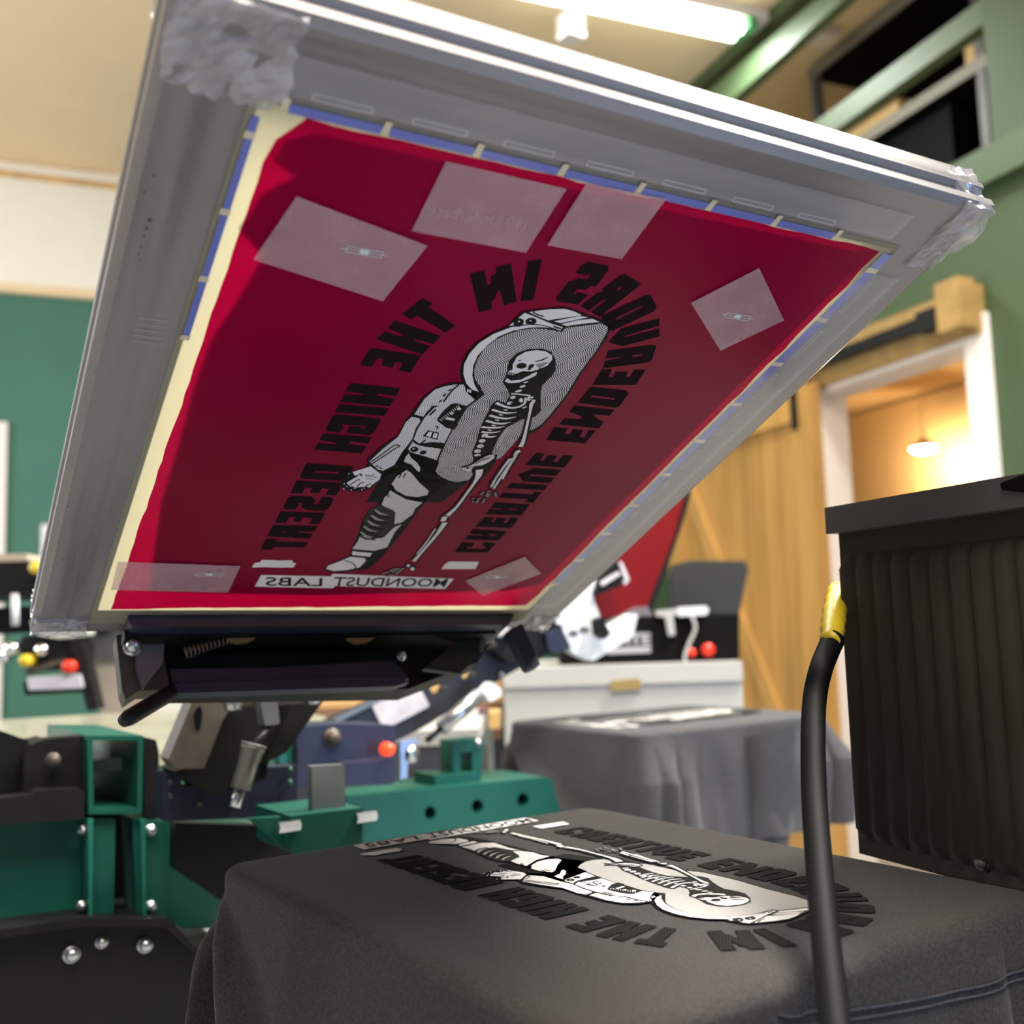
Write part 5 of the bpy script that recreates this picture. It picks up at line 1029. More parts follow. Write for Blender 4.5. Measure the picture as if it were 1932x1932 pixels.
# platen bracket towards the camera
Yb = 0.74
prismY('platen_bracket', [(548, 1540), (684, 1524), (684, 1596), (560, 1612), (550, 1606)], Yb, 0.10, M['pgreen'], pr)
prismY('bracket_web', [(470, 1545), (549, 1540), (552, 1608), (545, 1606)], Yb+0.02, 0.01, M['pgreen'], pr)
prismY('stop_plate', [(588, 1446), (650, 1442), (652, 1532), (590, 1536)], Yb+0.02, 0.012, M['grey'], pr, rnd=2)
for x, y in ((545, 1559), (690, 1541)):
    p_ = onY(x, y, Yb-0.0); tube('nut', [p_-Vector((0.012, 0, 0)), p_+Vector((0.012, 0, 0))], 0.006, M['steel'], pr, 6, False)
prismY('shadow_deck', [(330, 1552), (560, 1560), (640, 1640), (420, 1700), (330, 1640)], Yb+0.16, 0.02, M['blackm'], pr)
# perforated platen arm running right
Yc = 1.14
prismY('perforated_arm', [(655, 1502), (1028, 1466), (1040, 1470), (1062, 1545), (1062, 1600), (640, 1640)], Yc, 0.13, M['pgreen'], pr, holes=[ellpx(812, 1534, 11, 13), ellpx(901, 1521, 11, 13), ellpx(987, 1509, 11, 13)])
prismY('arm_core', [(700, 1520), (1030, 1480), (1040, 1600), (700, 1620)], Yc+0.135, 0.01, M['blackp'], pr)
# lock tower on that arm
prismY('lock_base', [(820, 1463), (905, 1458), (908, 1470), (905, 1478), (822, 1482)], Yc+0.02, 0.07, M['pgreen'], pr)
prismY('lock_tower', [(853, 1398), (905, 1392), (912, 1400), (908, 1470), (856, 1472)], Yc+0.04, 0.04, M['pgreen'], pr, holes=[[(868, 1420), (890, 1418), (892, 1462), (870, 1464)]])
prismY('toggle_clamp', [(756, 1398), (786, 1394), (790, 1404), (772, 1406), (768, 1468), (756, 1470)], Yc-0.05, 0.015, M['steel'], pr, rnd=2)
p_ = onY(778, 1424, Yc-0.05); tube('toggle_wheel', [p_, p_+Vector((0, 0.02, 0))], 0.013, M['steel'], pr, 18)
boltY(903, 1402, 7, Yc+0.035, M['steel'], pr)
# ================================================================== second arm, over the far platen
Y2 = 1.20
ar2 = thing('labelled_print_arm', 'dark sloping print arm with a paper label and a round hole, behind the clamp', 'press arm', onY(760, 1400, Y2))
prismY('arm_beam', [(560, 1395), (640, 1352), (760, 1300), (880, 1240), (1010, 1168), (1050, 1160), (1068, 1212), (960, 1272), (860, 1335), (800, 1372), (745, 1400), (640, 1430), (560, 1430)], Y2, 0.03, mat('slate_powder_coat', (0.018, 0.019, 0.027), 0.5, 0.0), ar2, holes=[ellpx(828, 1294, 17, 17), ellpx(885, 1268, 15, 16)], rnd=6)
prismY('arm_edge', [(628, 1357), (846, 1254), (852, 1258), (640, 1362)], Y2-0.004, 0.004, M['grey'], ar2)
prismY('paper_label', [(702, 1332), (788, 1289), (811, 1332), (724, 1377)], Y2-0.004, 0.003, M['label'], ar2, rnd=5)
a0 = onY(903, 1312, Y2-0.05); a1 = onY(832, 1374, Y2-0.05)
tube('gas_spring', [a0, a1], 0.0125, M['steel'], ar2, 16)
tube('spring_rod', [a1, onY(805, 1398, Y2-0.05)], 0.005, M['blackm'], ar2)
prismY('spring_clevis', [(910, 1305), (928, 1286), (946, 1300), (948, 1312), (925, 1325), (920, 1318)], Y2-0.06, 0.02, M['pure'], ar2, rnd=3)
boltY(948, 1273, 6, Y2-0.01, M['steel'], ar2)
prismY('head_block', [(940, 1190), (1000, 1165), (1062, 1180), (1060, 1215), (1010, 1250), (960, 1250), (930, 1225)], Y2-0.03, 0.05, M['dark'], ar2, rnd=4)
prismY('head_plate', [(1030, 1195), (1060, 1185), (1078, 1222), (1050, 1234), (1035, 1225)], Y2-0.04, 0.01, M['navy'], ar2)
boltY(1023, 1187, 6, Y2-0.04, M['steel'], ar2)
for x, y in ((880, 1240), (930, 1215), (960, 1200)): boltY(x, y, 9, Y2-0.035, M['brown'], ar2)
prismY('crank_rod', [(935, 1196), (958, 1174), (968, 1178), (945, 1202)], Y2-0.05, 0.02, M['label'], ar2, rnd=3)
prismY('side_bracket', [(1036, 1150), (1048, 1140), (1062, 1145), (1125, 1088), (1120, 1130), (1138, 1180), (1146, 1186), (1192, 1158), (1204, 1158), (1194, 1202), (1118, 1248), (1080, 1232)], Y2-0.02, 0.02, M['pure'], ar2, rnd=5)  # the bracket's front reflection is painted as even white
prismY('bracket_hole', ellpx(1082, 1195, 9, 6), Y2-0.0212, 0.001, mat('stamp_grey', (0.12, 0.12, 0.13)), ar2)
prismY('bracket_hole', ellpx(1102, 1188, 9, 6), Y2-0.0212, 0.001, MATS['stamp_grey'], ar2)
prismY('side_bracket', [(1128, 1170), (1136, 1164), (1152, 1195), (1142, 1206), (1132, 1198)], Y2-0.05, 0.02, M['dark'], ar2)
# chrome squeegee clip
prismY('clip_housing', [(1135, 1085), (1165, 1058), (1172, 1062), (1184, 1092), (1180, 1102), (1122, 1124)], Y2-0.03, 0.05, M['dark'], ar2, rnd=4)
prismY('clip_edge', [(1134, 1098), (1168, 1078), (1172, 1084), (1136, 1106)], Y2-0.034, 0.004, M['label'], ar2)
prismY('clip_edge', [(1168, 1062), (1174, 1060), (1188, 1094), (1180, 1104), (1176, 1098), (1180, 1094)], Y2-0.034, 0.004, M['label'], ar2)
# raised red screen on that arm
rs = thing('red_screen', 'raised bright red screen seen edge-on behind the frame corner', 'printing screen', onY(1220, 1160, 1.24))
prismY('red_emulsion', [(1130, 1168), (1060, 1100), (1300, 900), (1297, 950), (1222, 1152), (1180, 1160)], 1.235, 0.004, M['red'], rs)
prismY('frame_edge', [(1294, 935), (1306, 925), (1284, 1000), (1228, 1160), (1218, 1158), (1276, 1005)], 1.232, 0.02, M['dark'], rs)
prismY('frame_edge', [(1140, 1180), (1200, 1146), (1222, 1144), (1232, 1162), (1212, 1162), (1144, 1190)], 1.228, 0.02, mat('frame_grey', (0.25, 0.22, 0.24), 0.4, 0.4), rs)
# ================================================================== shirts on platens
def shirt_mat(name, c):
    m = bpy.data.materials.new(name); m.use_nodes = True; nt = m.node_tree; N = nt.nodes; L = nt.links; b = N['Principled BSDF']
    b.inputs['Roughness'].default_value = 0.92; b.inputs['Specular IOR Level'].default_value = 0.15; b.inputs['Sheen Weight'].default_value = 0.12; b.inputs['Sheen Roughness'].default_value = 0.4
    tc = N.new('ShaderNodeTexCoord'); n1 = N.new('ShaderNodeTexNoise'); n1.inputs['Scale'].default_value = 520; n1.inputs['Detail'].default_value = 2; L.new(tc.outputs['Object'], n1.inputs['Vector'])
    n0 = N.new('ShaderNodeTexNoise'); n0.inputs['Scale'].default_value = 9; n0.inputs['Detail'].default_value = 4; L.new(tc.outputs['Object'], n0.inputs['Vector'])
    mr = N.new('ShaderNodeMapRange'); mr.inputs[1].default_value = 0.3; mr.inputs[2].default_value = 0.7; mr.inputs[3].default_value = 0.65; mr.inputs[4].default_value = 1.4; L.new(n1.outputs[0], mr.inputs[0])
    mr0 = N.new('ShaderNodeMapRange'); mr0.inputs[1].default_value = 0.3; mr0.inputs[2].default_value = 0.7; mr0.inputs[3].default_value = 0.9; mr0.inputs[4].default_value = 1.1; L.new(n0.outputs[0], mr0.inputs[0])
    pm = N.new('ShaderNodeMath'); pm.operation = 'MULTIPLY'; L.new(mr.outputs[0], pm.inputs[0]); L.new(mr0.outputs[0], pm.inputs[1])
    sc_ = N.new('ShaderNodeVectorMath'); sc_.operation = 'SCALE'; sc_.inputs[0].default_value = c; L.new(pm.outputs[0], sc_.inputs['Scale']); L.new(sc_.outputs[0], b.inputs['Base Color'])
    bp = N.new('ShaderNodeBump'); bp.inputs['Strength'].default_value = 0.4; bp.inputs['Distance'].default_value = 0.0006; L.new(n1.outputs[0], bp.inputs['Height']); L.new(bp.outputs[0], b.inputs['Normal'])
    return m
def shirt_mesh(x0, x1, y0, y1, z, drop, rad, fold, seed, n=700, steps=80, front_drop=None):
    """rounded-rectangle cloth: flat top, rolled edge, hanging skirt with folds (local coordinates)"""
    b = bmesh.new(); per = []
    cx, cy = (x0+x1)/2, (y0+y1)/2
    # perimeter points with outward normals
    segs = []; r = rad
    L1 = x1-x0-2*r; L2 = y1-y0-2*r; q = pi*r/2; tot = 2*L1+2*L2+4*q
    def P_(s):
        s = s % tot
        for (ln, kind) in ((L1, 0), (q, 1), (L2, 2), (q, 3), (L1, 4), (q, 5), (L2, 6), (q, 7)):
            if s <= ln or kind == 7:
                if kind == 0: return (x0+r+s, y0, 0, -1, 0)
                if kind == 2: return (x1, y0+r+s, 1, 0, 0)
                if kind == 4: return (x1-r-s, y1, 0, 1, 0)
                if kind == 6: return (x0, y1-r-s, -1, 0, 0)
                a = s/r; c0 = {1: (x1-r, y0+r, -pi/2), 3: (x1-r, y1-r, 0), 5: (x0+r, y1-r, pi/2), 7: (x0+r, y0+r, pi)}[kind]
                an = c0[2]+a; return (c0[0]+r*math.cos(an), c0[1]+r*math.sin(an), math.cos(an), math.sin(an), 1)
            s -= ln
    er = 0.008
    prof = [(-0.027, 0.0), (-0.018, 0.0), (-0.011, -0.0002)]
    for k in range(1, 7):
        a = k/6*pi/2; prof.append((-er+er*math.sin(a), -0.001-er*(1-math.cos(a))))
    for k in range(1, steps): prof.append((0.0, -er-0.001-(drop-er)*k/(steps-1)))
    rings = []
    for j, (o_, dz) in enumerate(prof):
        ring = []
        for i in range(n):
            s = tot*i/n; px_, py_, nx, ny, cr = P_(s)
            t = max(0.0, (-dz-er)/(drop-er))
            # distance to nearest corner along the perimeter, for the cone folds
            f1 = noise.noise(Vector((s*9+seed, seed, t*0.6)))
            f2 = noise.noise(Vector((s*22+seed*2, 3.1, t*1.3)))
            cf = 0.0
            for c_ in (-q/2, L1+q/2, L1+q+L2+q/2, 2*L1+2*q+L2+q/2, tot-q/2):
                d = abs(s-c_); cf = max(cf, math.exp(-(d/0.085)**2))
            wav = math.cos(s*62+seed)*0.5+0.5
            out_ = o_+fold*(0.5*t*(f1+0.3)+0.25*t*f2)+cf*min(1.0, t*2.6)**1.3*fold*0.62*(abs(math.sin(s*58+seed+t*0.8))**0.7)
            if ny > 0.0: out_ = o_+(1-0.96*min(1.0, ny*3))*(out_-o_)
            if nx < -0.02:
                oo = out_; wt = min(1.0, (-nx-0.02)/0.9)
                dd = y1-py_; dp = max(0.0, -dz-er); th = math.atan2(dp, dd+0.012); rr_ = min(0.28, math.hypot(dp, dd))
                kk = min(1.0, max(0.0, (th-0.30)/0.45)); fl = min(1.0, max(0.0, dd/0.16))
                out_ = o_+fl*(0.22*dp+0.012*f1*t)+0.060*kk*(1-math.exp(-7*rr_))*min(1.0, dp*25)*(0.5+0.5*math.cos(13*(th-1.08)+0.3*f2))**1.4*min(1.0, max(0.0, (1.56-th)/0.25))
                out_ = oo*(1-wt)+out_*wt
            if j < 8: out_ = o_
            zz = dz
            dr = 1.0
            ring.append(b.verts.new((px_+nx*out_, py_+ny*out_, z+zz*dr)))
        rings.append(ring)
    for j in range(len(rings)-1):
        for i in range(n):
            b.faces.new([rings[j][i], rings[j][(i+1) % n], rings[j+1][(i+1) % n], rings[j+1][i]])
    prev = rings[0]; g_ = [v.co.copy() for v in prev]
    for k in range(1, 4):
        f = 1-k/4; ring = [b.verts.new((cx+(c.x-cx)*f, cy+(c.y-cy)*f, z)) for c in g_]
        for i in range(n): b.faces.new([ring[i], ring[(i+1) % n], prev[(i+1) % n], prev[i]])
        prev = ring
    cv = b.verts.new((cx, cy, z))
    for i in range(n): b.faces.new([cv, prev[(i+1) % n], prev[i]])
    return b, P_, tot
SHM = shirt_mat('charcoal_jersey', (0.038, 0.034, 0.033))
SHM2 = shirt_mat('grey_jersey', (0.07, 0.068, 0.075))
PX0, PX1, PY0, PY1, PZ = -0.1170, 0.2745, 0.036, 0.5205, 0.9500
def platen(name, x0, x1, y0, y1, z, lab, hub, reach):
    t = thing(name, lab, 'platen', ((x0+x1)/2, (y0+y1)/2, z-0.03))
    b = bmesh.new(); add_box(b, ((x0+x1)/2, (y0+y1)/2, z-0.0125), (x1-x0-0.034, y1-y0-0.034, 0.017), bev=0.003); link('board', b, mat('platen_board', (0.35, 0.22, 0.12), 0.6), t)
    c = Vector(((x0+x1)/2, (y0+y1)/2, z-0.04)); h = Vector(hub); d = (h-c); d.z = 0; L_ = d.length; an = math.atan2(d.y, d.x)
    b = bmesh.new(); add_box(b, (reach/2, 0, 0), (reach, 0.06, 0.035), M=Matrix.Translation(c) @ Matrix.Rotation(an, 4, 'Z'), bev=0.003); link('support_arm', b, M['pgreen'], t)
    return t
platen('platen', PX0, PX1, PY0, PY1, PZ-0.002, 'printing platen under the charcoal shirt in front, on its green arm', (HX, HY, 0), 0.25)
b, Pf, tot = shirt_mesh(PX0, PX1, PY0, PY1, 0, 0.30, 0.028, 0.075, 2.0)
sh = thing('printed_shirt', 'charcoal t-shirt pulled over the nearest platen, freshly printed with the astronaut', 't-shirt', (0, 0, PZ))
body = link('shirt_body', b, SHM, sh, True, world=False)
# double seam and creases on the hanging front end, lying on the cloth
def cloth_pt(X, dz):
    s = X-(PX0+0.028); best = None
    for v in SURF:
        d = (v[0]-X)**2+(v[2]-dz)**2
        if v[1] < PY0+0.02 and (best is None or d < best[0]): best = (d, v)
    return Vector(best[1])
SURF = [tuple(v.co) for v in body.data.vertices if v.co.y < PY0+0.02]
SEM = shirt_mat('seam_thread', (0.055, 0.055, 0.065))
for k, off in enumerate((0, 0.0045)):
    pts = []
    for i in range(22):
        X = 0.0+0.262*i/21; dz = -0.014-off-0.020*math.sin(min(1, i/16)*pi/2)+0.004*max(0, i-16)/5
        q = cloth_pt(X, dz); pts.append((X, q.y-0.0006, dz if dz < -0.018 else q.z+0.0004))
    bm = bmesh.new(); add_tube(bm, smooth_path(pts, 3), 0.0006, 6); link('seam', bm, SEM, sh, True, world=False)
# print lies in the shirt plane: art u -> +X, art v -> -Y, ink faces up
Mp = Matrix(((1, 0, 0, 0), (0, -1, 0, 0), (0, 0, -1, 0), (0, 0, 0, 1)))
MLs = Matrix(((1, 0, 0, 0), (0, -1, 0, 0), (0, 0, 1, 0.0004), (0, 0, 0, 1)))
def flat_art(parent, loc, M4, nm='print', only=None, ms=None):
    ms = ms or art_mats(False)
    for name_, sel, tx in (('lettering_ink', lambda e: e[1] == 'L', False), ('astronaut_ink', lambda e: e[1] != 'L', True)):
        b = build_art([e for e in ART if sel(e)])
        if tx: art_text(b)
        for v in b.verts: v.co = Vector((v.co.x, -v.co.y, v.co.z+0.0007))
        me = bpy.data.meshes.new(name_); 
        bmesh.ops.reverse_faces(b, faces=b.faces[:]); b.to_mesh(me); b.free()
        for m in ms: me.materials.append(m)
        o = bpy.data.objects.new(name_, me); col.objects.link(o); o.parent = parent; o.matrix_local = M4
flat_art(sh, None, Matrix.Identity(4))
# shirt on the far platen
QX0, QX1, QY0, QY1 = 0.764, 1.26, 0.997, 1.388
platen('platen', QX0, QX1, QY0, QY1, PZ-0.002, 'printing platen under the grey shirt further back, on its green arm', (HX, HY, 0), 0.22)
sh2 = thing('printed_shirt', 'slate grey printed t-shirt draped over the far platen by the white cabinet', 't-shirt', (0, 0, PZ))
b, _, _ = shirt_mesh(QX0, QX1, QY0, QY1, 0, 0.20, 0.03, 0.07, 6.4)
link('shirt_body', b, SHM2, sh2, True, world=False)
flat_art(sh2, None, Matrix.Translation((QX0-(-0.02)+0.52, (QY0+QY1)/2-0.09, 0)) @ Matrix.Rotation(pi/2, 4, 'Z') @ Matrix.Identity(4))
# hanging sleeve
D2 = 1.93
FN = Vector((BF.x, BF.y, 0)).normalized(); FR = Vector((FN.y, -FN.x, 0))
def facing(px, py, D): return hit(px, py, C+FN*D, FN)
def prismF(name, px, D, th, m, parent=None, rnd=0, holes=()):
    if rnd: px = soften(px, rnd)
    b = bmesh.new(); poly_prism(b, [facing(x, y, D) for x, y in px], FN*th, [[facing(x, y, D) for x, y in h] for h in holes]); return link(name, b, m, parent)
bm = bmesh.new(); cols = 14; rows_ = 16; g = []
top = [(1375, 1400), (1500, 1370)]; bot = [(1405, 1600), (1478, 1690)]
for side in (0, 1):
    gg = []
    for j in range(rows_+1):
        t = j/rows_; row = []
        xl = 1375+(1408-1375)*t**0.8; xr = 1502-(1502-1482)*t; yl = 1400+(1600-1400)*t; yr = 1368+(1690-1368)*t
        for i in range(cols+1):
            s = i/cols; p = facing(xl+(xr-xl)*s, yl+(yr-yl)*s, 1.93+(0.0 if side == 0 else 0.03)*math.sin(pi*s)+(0.012*math.sin(s*9+t*4)*t)*(1-2*side)-0.03*math.sin(pi*s)*(1-side))
            row.append(bm.verts.new(p))
        gg.append(row)
    g.append(gg)
for gg in g:
    for j in range(rows_):
        for i in range(cols): bm.faces.new([gg[j][i], gg[j][i+1], gg[j+1][i+1], gg[j+1][i]])
link('sleeve', bm, SHM2, sh2, True)
# ================================================================== ribbed heater housing on the right
P0 = at(1601, 1300, 0.86); VPd = ray(110, 1200); DH = -Vector((VPd.x, VPd.y, 0)).normalized()   # runs towards the camera on the right
NH = Vector((DH.y, -DH.x, 0)).normalized()
if NH.dot(C-P0) < 0: NH = -NH
zt_ = hit(1580, 1008, P0, NH).z; zb_ = hit(1625, 1611, P0, NH).z
hb = thing('ribbed_dryer_head', 'tall dark ribbed dryer housing standing behind the shirt at the right edge', 'dryer', P0+DH*0.2)
LEN = 0.36; DEP = 0.22
bm = bmesh.new(); cs = [P0, P0+DH*LEN, P0+DH*LEN-NH*DEP, P0-NH*DEP]
poly_prism(bm, [Vector((p.x, p.y, zb_)) for p in cs], (0, 0, zt_-zb_))
ribm = mat('ribbed_housing', (0.045, 0.039, 0.027), 0.6, 0.0, spec=0.25, var=0.12, scale=10)
link('housing', bm, ribm, hb)
bm = bmesh.new(); npt = 120; pitch = 0.0195; pr_ = []
for i in range(npt+1):
    s = i/npt*(LEN-0.012)+0.006; ph = (s/pitch) % 1; d = 0.0075*(math.sin(pi*ph)**0.6); pr_.append((s, d))
lo = []; hi = []
for s, d in pr_:
    p = P0+DH*s+NH*(d+0.0003); lo.append(bm.verts.new((p.x, p.y, zb_+0.022))); hi.append(bm.verts.new((p.x, p.y, zt_-0.030)))
lo2 = [bm.verts.new(Vector((P0+DH*s).xy.to_3d())+Vector((0, 0, zb_+0.012))) for s, d in pr_]; hi2 = [bm.verts.new(Vector((P0+DH*s).xy.to_3d())+Vector((0, 0, zt_-0.018))) for s, d in pr_]
for i in range(npt):
    bm.faces.new([lo[i], lo[i+1], hi[i+1], hi[i]]); bm.faces.new([lo2[i], lo2[i+1], lo[i+1], lo[i]]); bm.faces.new([hi[i], hi[i+1], hi2[i+1], hi2[i]])
link('ribbed_panel', bm, ribm, hb, True)
# cap
bm = bmesh.new(); o_ = 0.012
cs = [P0-DH*o_*0.1+NH*o_, P0+DH*(LEN+o_)+NH*o_, P0+DH*(LEN+o_)-NH*(DEP+o_), P0-DH*o_*0.2-NH*(DEP+o_)]
poly_prism(bm, [Vector((p.x, p.y, zt_)) for p in cs], (0, 0, 0.022)); link('lid', bm, mat('lid_grey', (0.09, 0.085, 0.078), 0.4, 0.0), hb)
prismP('lid_slot', [(1886, 912), (1940, 892), (1940, 930), (1890, 925)], P0+NH*(o_+0.0015), -NH, 0.0015, M['blackp'], hb, rnd=5)
p_ = hit(1855, 1628, P0+NH*0.001, NH); bolt('bolt', p_, NH, 0.006, 0.006, M['brown'], hb)
for k in (0.06, 0.30):
    bm = bmesh.new(); q = P0+DH*k-NH*0.12; add_box(bm, (q.x, q.y, zb_/2+0.004), (0.03, 0.03, zb_-0.005)); link('leg', bm, M['blackm'], hb)
bm = bmesh.new(); q = P0+DH*0.18-NH*0.12; add_box(bm, (q.x, q.y, 0.02), (0.34, 0.30, 0.036), bev=0.005); link('base', bm, M['blackm'], hb)
# small black handle on its left flank
prismP('side_handle', [(1612, 1440), (1614, 1412), (1622, 1398), (1640, 1396), (1640, 1480), (1612, 1478)], P0-NH*0.10, -NH, 0.02, M['blackm'], hb, rnd=6)
# hose and yellow coupling
hz = thing('air_hose', 'thick black hose curving down from a yellow coupling beside the ribbed housing', 'hose', at(1575, 1195, 0.80))
pts_px = [(1572, 1206, 0.80), (1564, 1224, 0.79), (1548, 1265, 0.76), (1537, 1320, 0.74), (1534, 1400, 0.70), (1536, 1500, 0.655), (1543, 1600, 0.61), (1551, 1700, 0.565), (1561, 1800, 0.52), (1572, 1900, 0.475), (1584, 2010, 0.43), (1600, 2150, 0.38)]
path = smooth_path([at(x, y, D) for x, y, D in pts_px], 8)
nn = len(path); tube('hose', path, [0.0088-0.0018*i/nn for i in range(nn)], mat('hose_rubber', (0.002, 0.002, 0.003), 0.65, spec=0.12), hz, 20)
c0 = at(1580, 1112, 0.90); c1 = at(1567, 1218, 0.79); d_ = (c1-c0)
bm = bmesh.new(); prof = []
for i in range(13):
    t = i/12; prof.append((c0+d_*t, 0.0072+0.0014*(i % 2)+0.0014*math.sin(t*pi)))
add_tube(bm, [p for p, r in prof], [r for p, r in prof], 18); link('coupling', bm, M['yellow'], hz, True)
# ================================================================== white cabinet with black control box
Dc = 2.75
cb = thing('white_cabinet', 'long white metal cabinet with a drawer pull, behind the far shirt', 'cabinet', facing(1180, 1600, Dc))
x0, x1 = facing(950, 1270, Dc), facing(1398, 1245, Dc); zt2 = (x0.z+x1.z)/2; x0.z = x1.z = 0.004
bm = bmesh.new(); poly_prism(bm, [x0, x1, x1+FN*0.6, x0+FN*0.6], (0, 0, zt2-0.004)); link('body', bm, M['offwhite'], cb)
a_ = x0-FN*0.012+(x1-x0)*0.0; b_ = x1-FN*0.012
bm = bmesh.new(); poly_prism(bm, [Vector((a_.x, a_.y, zt2-0.045)), Vector((b_.x, b_.y, zt2-0.045)), Vector((b_.x, b_.y, zt2+0.004)), Vector((a_.x, a_.y, zt2+0.004))], FN*0.63); link('top', bm, M['offwhite'], cb)
prismF('drawer_pull', [(1152, 1284), (1208, 1280), (1210, 1300), (1152, 1304)], Dc-0.016, 0.014, mat('brass_pull', (0.5, 0.36, 0.15), 0.4, 0.5), cb, rnd=3)
cx = thing('control_box', 'black control box with white lettering and two red buttons on the white cabinet', 'control box', facing(1260, 1245, Dc+0.1))
def on_top(px, y_base):  # keep bases on the cabinet
    return px
Db = Dc+0.08
zbx = zt2+0.005
def zpx(px, D):  # pixel y at which a point at depth D stands on the cabinet top
    lo_, hi_ = 900, 1700
    for _ in range(40):
        mid_ = (lo_+hi_)/2
        if facing(px, mid_, D).z > zbx: lo_ = mid_
        else: hi_ = mid_
    return lo_
prismF('case', [(1060, 1160), (1395, 1158), (1395, zpx(1395, Db)), (1060, zpx(1060, Db))], Db, 0.25, M['blackp'], cx, rnd=3)
for x, y, m_ in ((1335, 1226, 12), (1304, 1231, 8)):
    p_ = facing(x, y, Db); tube('button', [p_+FN*0.002, p_-FN*0.014], m_*Db/F, M['redknob'], cx, 18)
cu = bpy.data.curves.new('t', 'FONT'); 
def word(s, pxa, pxb, D, m, parent, bold=0.02):
    vs_, fs = text_mesh(s, (0, 0, 1, 1), 0.0, bold); bm = bmesh.new()
    (xa, ya), (xb, yb) = pxa, pxb
    V = [bm.verts.new(facing(xa+(xb-xa)*x, yb+(ya-yb)*y, D)) for x, y in vs_]
    for f in fs:
        try: bm.faces.new([V[i] for i in f])
        except ValueError: pass
    return link('lettering', bm, m, parent)
word('ITE', (1182, 1194), (1228, 1216), Db-0.003, mat('faded_lettering', (0.4, 0.4, 0.42), 0.5), cx, 0.05)
prismF('badge_strip', [(1146, 1222), (1228, 1219), (1228, 1231), (1146, 1234)], Db-0.002, 0.0015, MATS['faded_lettering'], cx)
lid_px = [(1268, 1066), (1300, 1058), (1405, 1058), (1412, 1072), (1392, 1175), (1390, 1240), (1372, 1240), (1262, 1160)]
prismF('exposure_lid', lid_px, Db+0.27, 0.03, mat('lid_charcoal', (0.02, 0.02, 0.021), 0.6, var=0.1, scale=6), None, rnd=4).update_tag()
o = bpy.data.objects['exposure_lid']; tagit(o, 'dark raised panel standing behind the control box, before the barn door', 'panel')
sn = thing('barcode_sensor', 'white hand sensor with a thin cable lying on top of the control box', 'sensor', facing(1290, 1158, Db+0.1))
prismF('head', [(1278, 1146), (1332, 1143), (1338, 1150), (1334, 1160), (1280, 1163)], Db-0.022, 0.02, M['pure'], sn, rnd=5)
prismF('grip', [(1238, 1152), (1280, 1148), (1280, 1158), (1270, 1162), (1274, 1198), (1262, 1200), (1256, 1164), (1238, 1162)], Db-0.022, 0.02, mat('grey_grip', (0.45, 0.45, 0.45), 0.4), sn, rnd=3)
tube('cable', smooth_path([facing(x, y, Db-0.025) for x, y in ((1304, 1160), (1312, 1185), (1300, 1215), (1292, 1240), (1296, 1262))], 6), 0.0045, M['offwhite'], sn, 8)
# ================================================================== things on the far left and behind the press
wb = thing('work_table', 'low white-topped work table standing behind the green press arm', 'table', facing(850, 1700, 2.3))
za = 0.90
q0 = facing(640, 1440, 2.15); q1 = facing(905, 1440, 2.15)
for q in (q0, q1): q.z = za
bm = bmesh.new(); poly_prism(bm, [q0, q1, q1+FN*0.55, q0+FN*0.55], (0, 0, 0.03)); link('tabletop', bm, mat('white_tabletop', (0.5, 0.49, 0.49), 0.4), wb)
for s, d in ((0.04, 0.04), (0.96, 0.04), (0.04, 0.5), (0.96, 0.5)):
    q = q0+(q1-q0)*s+FN*d; bm = bmesh.new(); add_box(bm, (q.x, q.y, za/2+0.001), (0.04, 0.04, za-0.004)); link('leg', bm, M['steel'], wb)
kb = facing(820, 1330, 3.0)
bm = bmesh.new(); a0, a1 = facing(560, 1230, 3.1), facing(948, 1230, 3.1); zz0 = facing(800, 1330, 3.1).z; zz1 = facing(800, 1225, 3.1).z
poly_prism(bm, [Vector((a0.x, a0.y, zz0)), Vector((a1.x, a1.y, zz0)), Vector((a1.x, a1.y, zz1)), Vector((a0.x, a0.y, zz1))], FN*0.4)
bxs = tagit(link('kraft_carton', bm, M['board']), 'wide tan carton on the dark shelf behind the labelled arm', 'carton')
st = thing('dark_shelf_unit', 'dark shelf unit behind the press, under the tan carton', 'shelf', facing(760, 1700, 3.05))
a0, a1 = facing(540, 1338, 3.05), facing(946, 1338, 3.05)
bm = bmesh.new(); poly_prism(bm, [Vector((a0.x, a0.y, 0.004)), Vector((a1.x, a1.y, 0.004)), Vector((a1.x, a1.y, zz0-0.10)), Vector((a0.x, a0.y, zz0-0.10))], FN*0.5); link('carcass', bm, mat('slate_carcass', (0.035, 0.036, 0.05), 0.5), st)
bm = bmesh.new(); poly_prism(bm, [Vector((a0.x, a0.y, zz0-0.1))-FN*0.01, Vector((a1.x, a1.y, zz0-0.1))-FN*0.01, Vector((a1.x, a1.y, zz0-0.004))-FN*0.01, Vector((a0.x, a0.y, zz0-0.004))-FN*0.01], FN*0.52); link('shelf_board', bm, mat('brown_board', (0.22, 0.12, 0.08), 0.5), st)
for k, (xa, xb, ya, yb, c_, lab) in enumerate(((925, 946, 1375, 1440, (0.65, 0.42, 0.16), 'tan slim box standing beside the white cabinet'), (905, 924, 1340, 1440, (0.12, 0.05, 0.08), 'dark maroon slim box beside the tan one, left of the white cabinet'))):
    bm = bmesh.new(); a0, a1 = facing(xa, yb, 2.5), facing(xb, yb, 2.5); z1q = facing(xa, ya, 2.5).z
    poly_prism(bm, [Vector((a0.x, a0.y, 0.935)), Vector((a1.x, a1.y, 0.935)), Vector((a1.x, a1.y, z1q)), Vector((a0.x, a0.y, z1q))], FN*0.1)
    tagit(link('slim_box', bm, mat('slim_%d' % k, c_, 0.5)), lab, 'box')
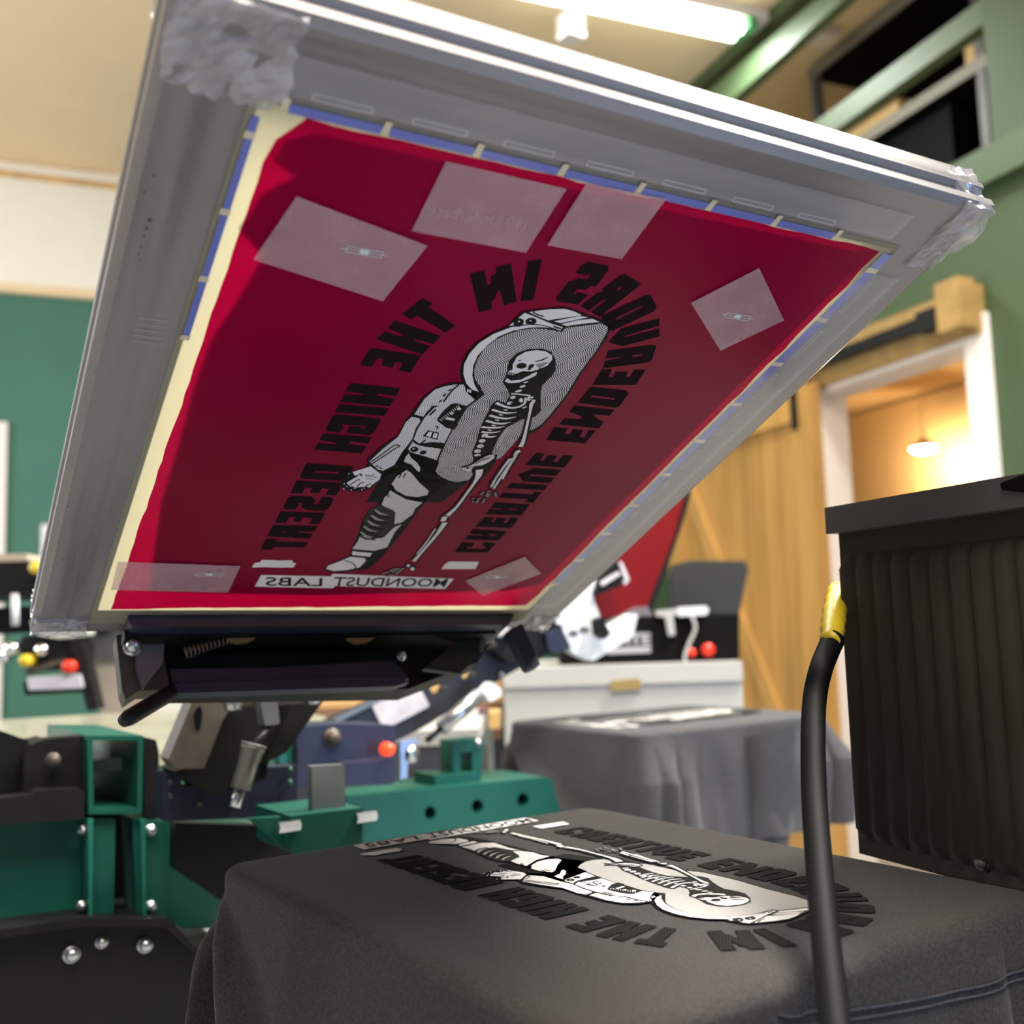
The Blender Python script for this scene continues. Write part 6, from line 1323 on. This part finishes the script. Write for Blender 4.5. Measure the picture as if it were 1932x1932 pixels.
# background press at the left
Dl = 2.3
bp_ = thing('automatic_press', 'second printing press with black arms and yellow knobs, at the far left', 'printing press', facing(120, 1900, Dl))
def bl(name, px, D, th, m, rnd=0, holes=()): return prismF(name, px, D, th, m, bp_, rnd, holes)
bl('print_head', [(-80, 1062), (60, 1058), (70, 1075), (95, 1080), (95, 1120), (40, 1128), (-80, 1120)], Dl, 0.1, M['blackm'], 5)
bl('head_cover', [(-60, 1045), (50, 1045), (55, 1066), (-60, 1068)], Dl+0.02, 0.1, mat('beige_cover', (0.55, 0.45, 0.36), 0.5), 4)
bl('arm_bar', [(-80, 1122), (120, 1105), (260, 1118), (260, 1135), (120, 1128), (-80, 1140)], Dl+0.05, 0.05, mat('teal_bar', (0.08, 0.13, 0.13), 0.4, 0.3))
bl('arm_bar', [(-80, 1150), (130, 1140), (200, 1150), (205, 1186), (-80, 1200)], Dl+0.1, 0.05, M['blackm'])
for (x, y, r) in ((70, 1071, 12), (50, 1246, 11)):
    p_ = facing(x, y, Dl-0.03); o = tube('yellow_knob', [p_+FN*0.03, p_-FN*0.01], r*Dl/F, M['yellow'], bp_, 16)
p_ = facing(131, 1258, Dl-0.03); tube('red_knob', [p_+FN*0.03, p_-FN*0.01], 12*Dl/F, M['redknob'], bp_, 16)
tube('air_cylinder', [facing(28, 1120, Dl-0.02), facing(29, 1180, Dl-0.02)], 7*Dl/F, M['pure'], bp_, 14)
for (x, y, r) in ((22, 1224, 12), (80, 1226, 10), (2, 1238, 14)):
    p_ = facing(x, y, Dl-0.02); tube('chrome_boss', [p_+FN*0.03, p_-FN*0.01], r*Dl/F, M['chrome'], bp_, 16)
bl('carriage', [(40, 1200), (120, 1195), (150, 1215), (150, 1262), (60, 1268), (42, 1240)], Dl, 0.08, M['blackm'], 5)
bl('carriage_bar', [(48, 1262), (125, 1240), (128, 1248), (50, 1274)], Dl-0.01, 0.03, M['brown'])
bl('strut', [(128, 1205), (152, 1200), (185, 1338), (165, 1342)], Dl-0.02, 0.04, M['dark'])
bl('head_plate', [(55, 1170), (165, 1178), (165, 1200), (110, 1205), (70, 1198)], Dl-0.02, 0.04, mat('pale_plate', (0.62, 0.66, 0.60), 0.3), 6)
bl('frame_holder', [(44, 1285), (160, 1280), (166, 1300), (160, 1306), (46, 1312)], Dl, 0.03, M['blackm'], 4)
bl('frame_panel', [(50, 1278), (150, 1272), (156, 1298), (54, 1302)], Dl-0.03, 0.03, mat('lilac_panel', (0.6, 0.58, 0.68), 0.4), 4)
bl('rail', [(150, 1186), (380, 1180), (380, 1232), (165, 1240)], Dl+0.12, 0.1, mat('grey_rail', (0.13, 0.13, 0.14), 0.4, 0.3))
bl('guard', [(165, 1240), (225, 1236), (380, 1300), (380, 1350), (190, 1348)], Dl+0.14, 0.05, mat('taupe_guard', (0.42, 0.36, 0.30), 0.5))
bl('white_tray', [(285, 1300), (420, 1290), (380, 1345), (270, 1350)], Dl+0.1, 0.02, mat('lit_tray', (0.85, 0.85, 0.78), 0.4))
bm = bmesh.new(); q = facing(100, 1500, Dl+0.3); add_box(bm, (q.x, q.y, 0.45), (0.3, 0.3, 0.89)); link('pedestal', bm, M['pgreen'], bp_)
b_, z0q = lw(96, 1055); b2_, z1q = lw(78, 990)
bm = bmesh.new(); slab('x', LW, b_-0.16, b2_, z0q, z1q, -0.02, 0.018, None, bm=bm); tagit(link('paper_notice', bm, mat('notice_white', (0.8, 0.78, 0.8), 0.5)), 'white paper notice pinned to the green wall, left of the screen frame', 'paper')
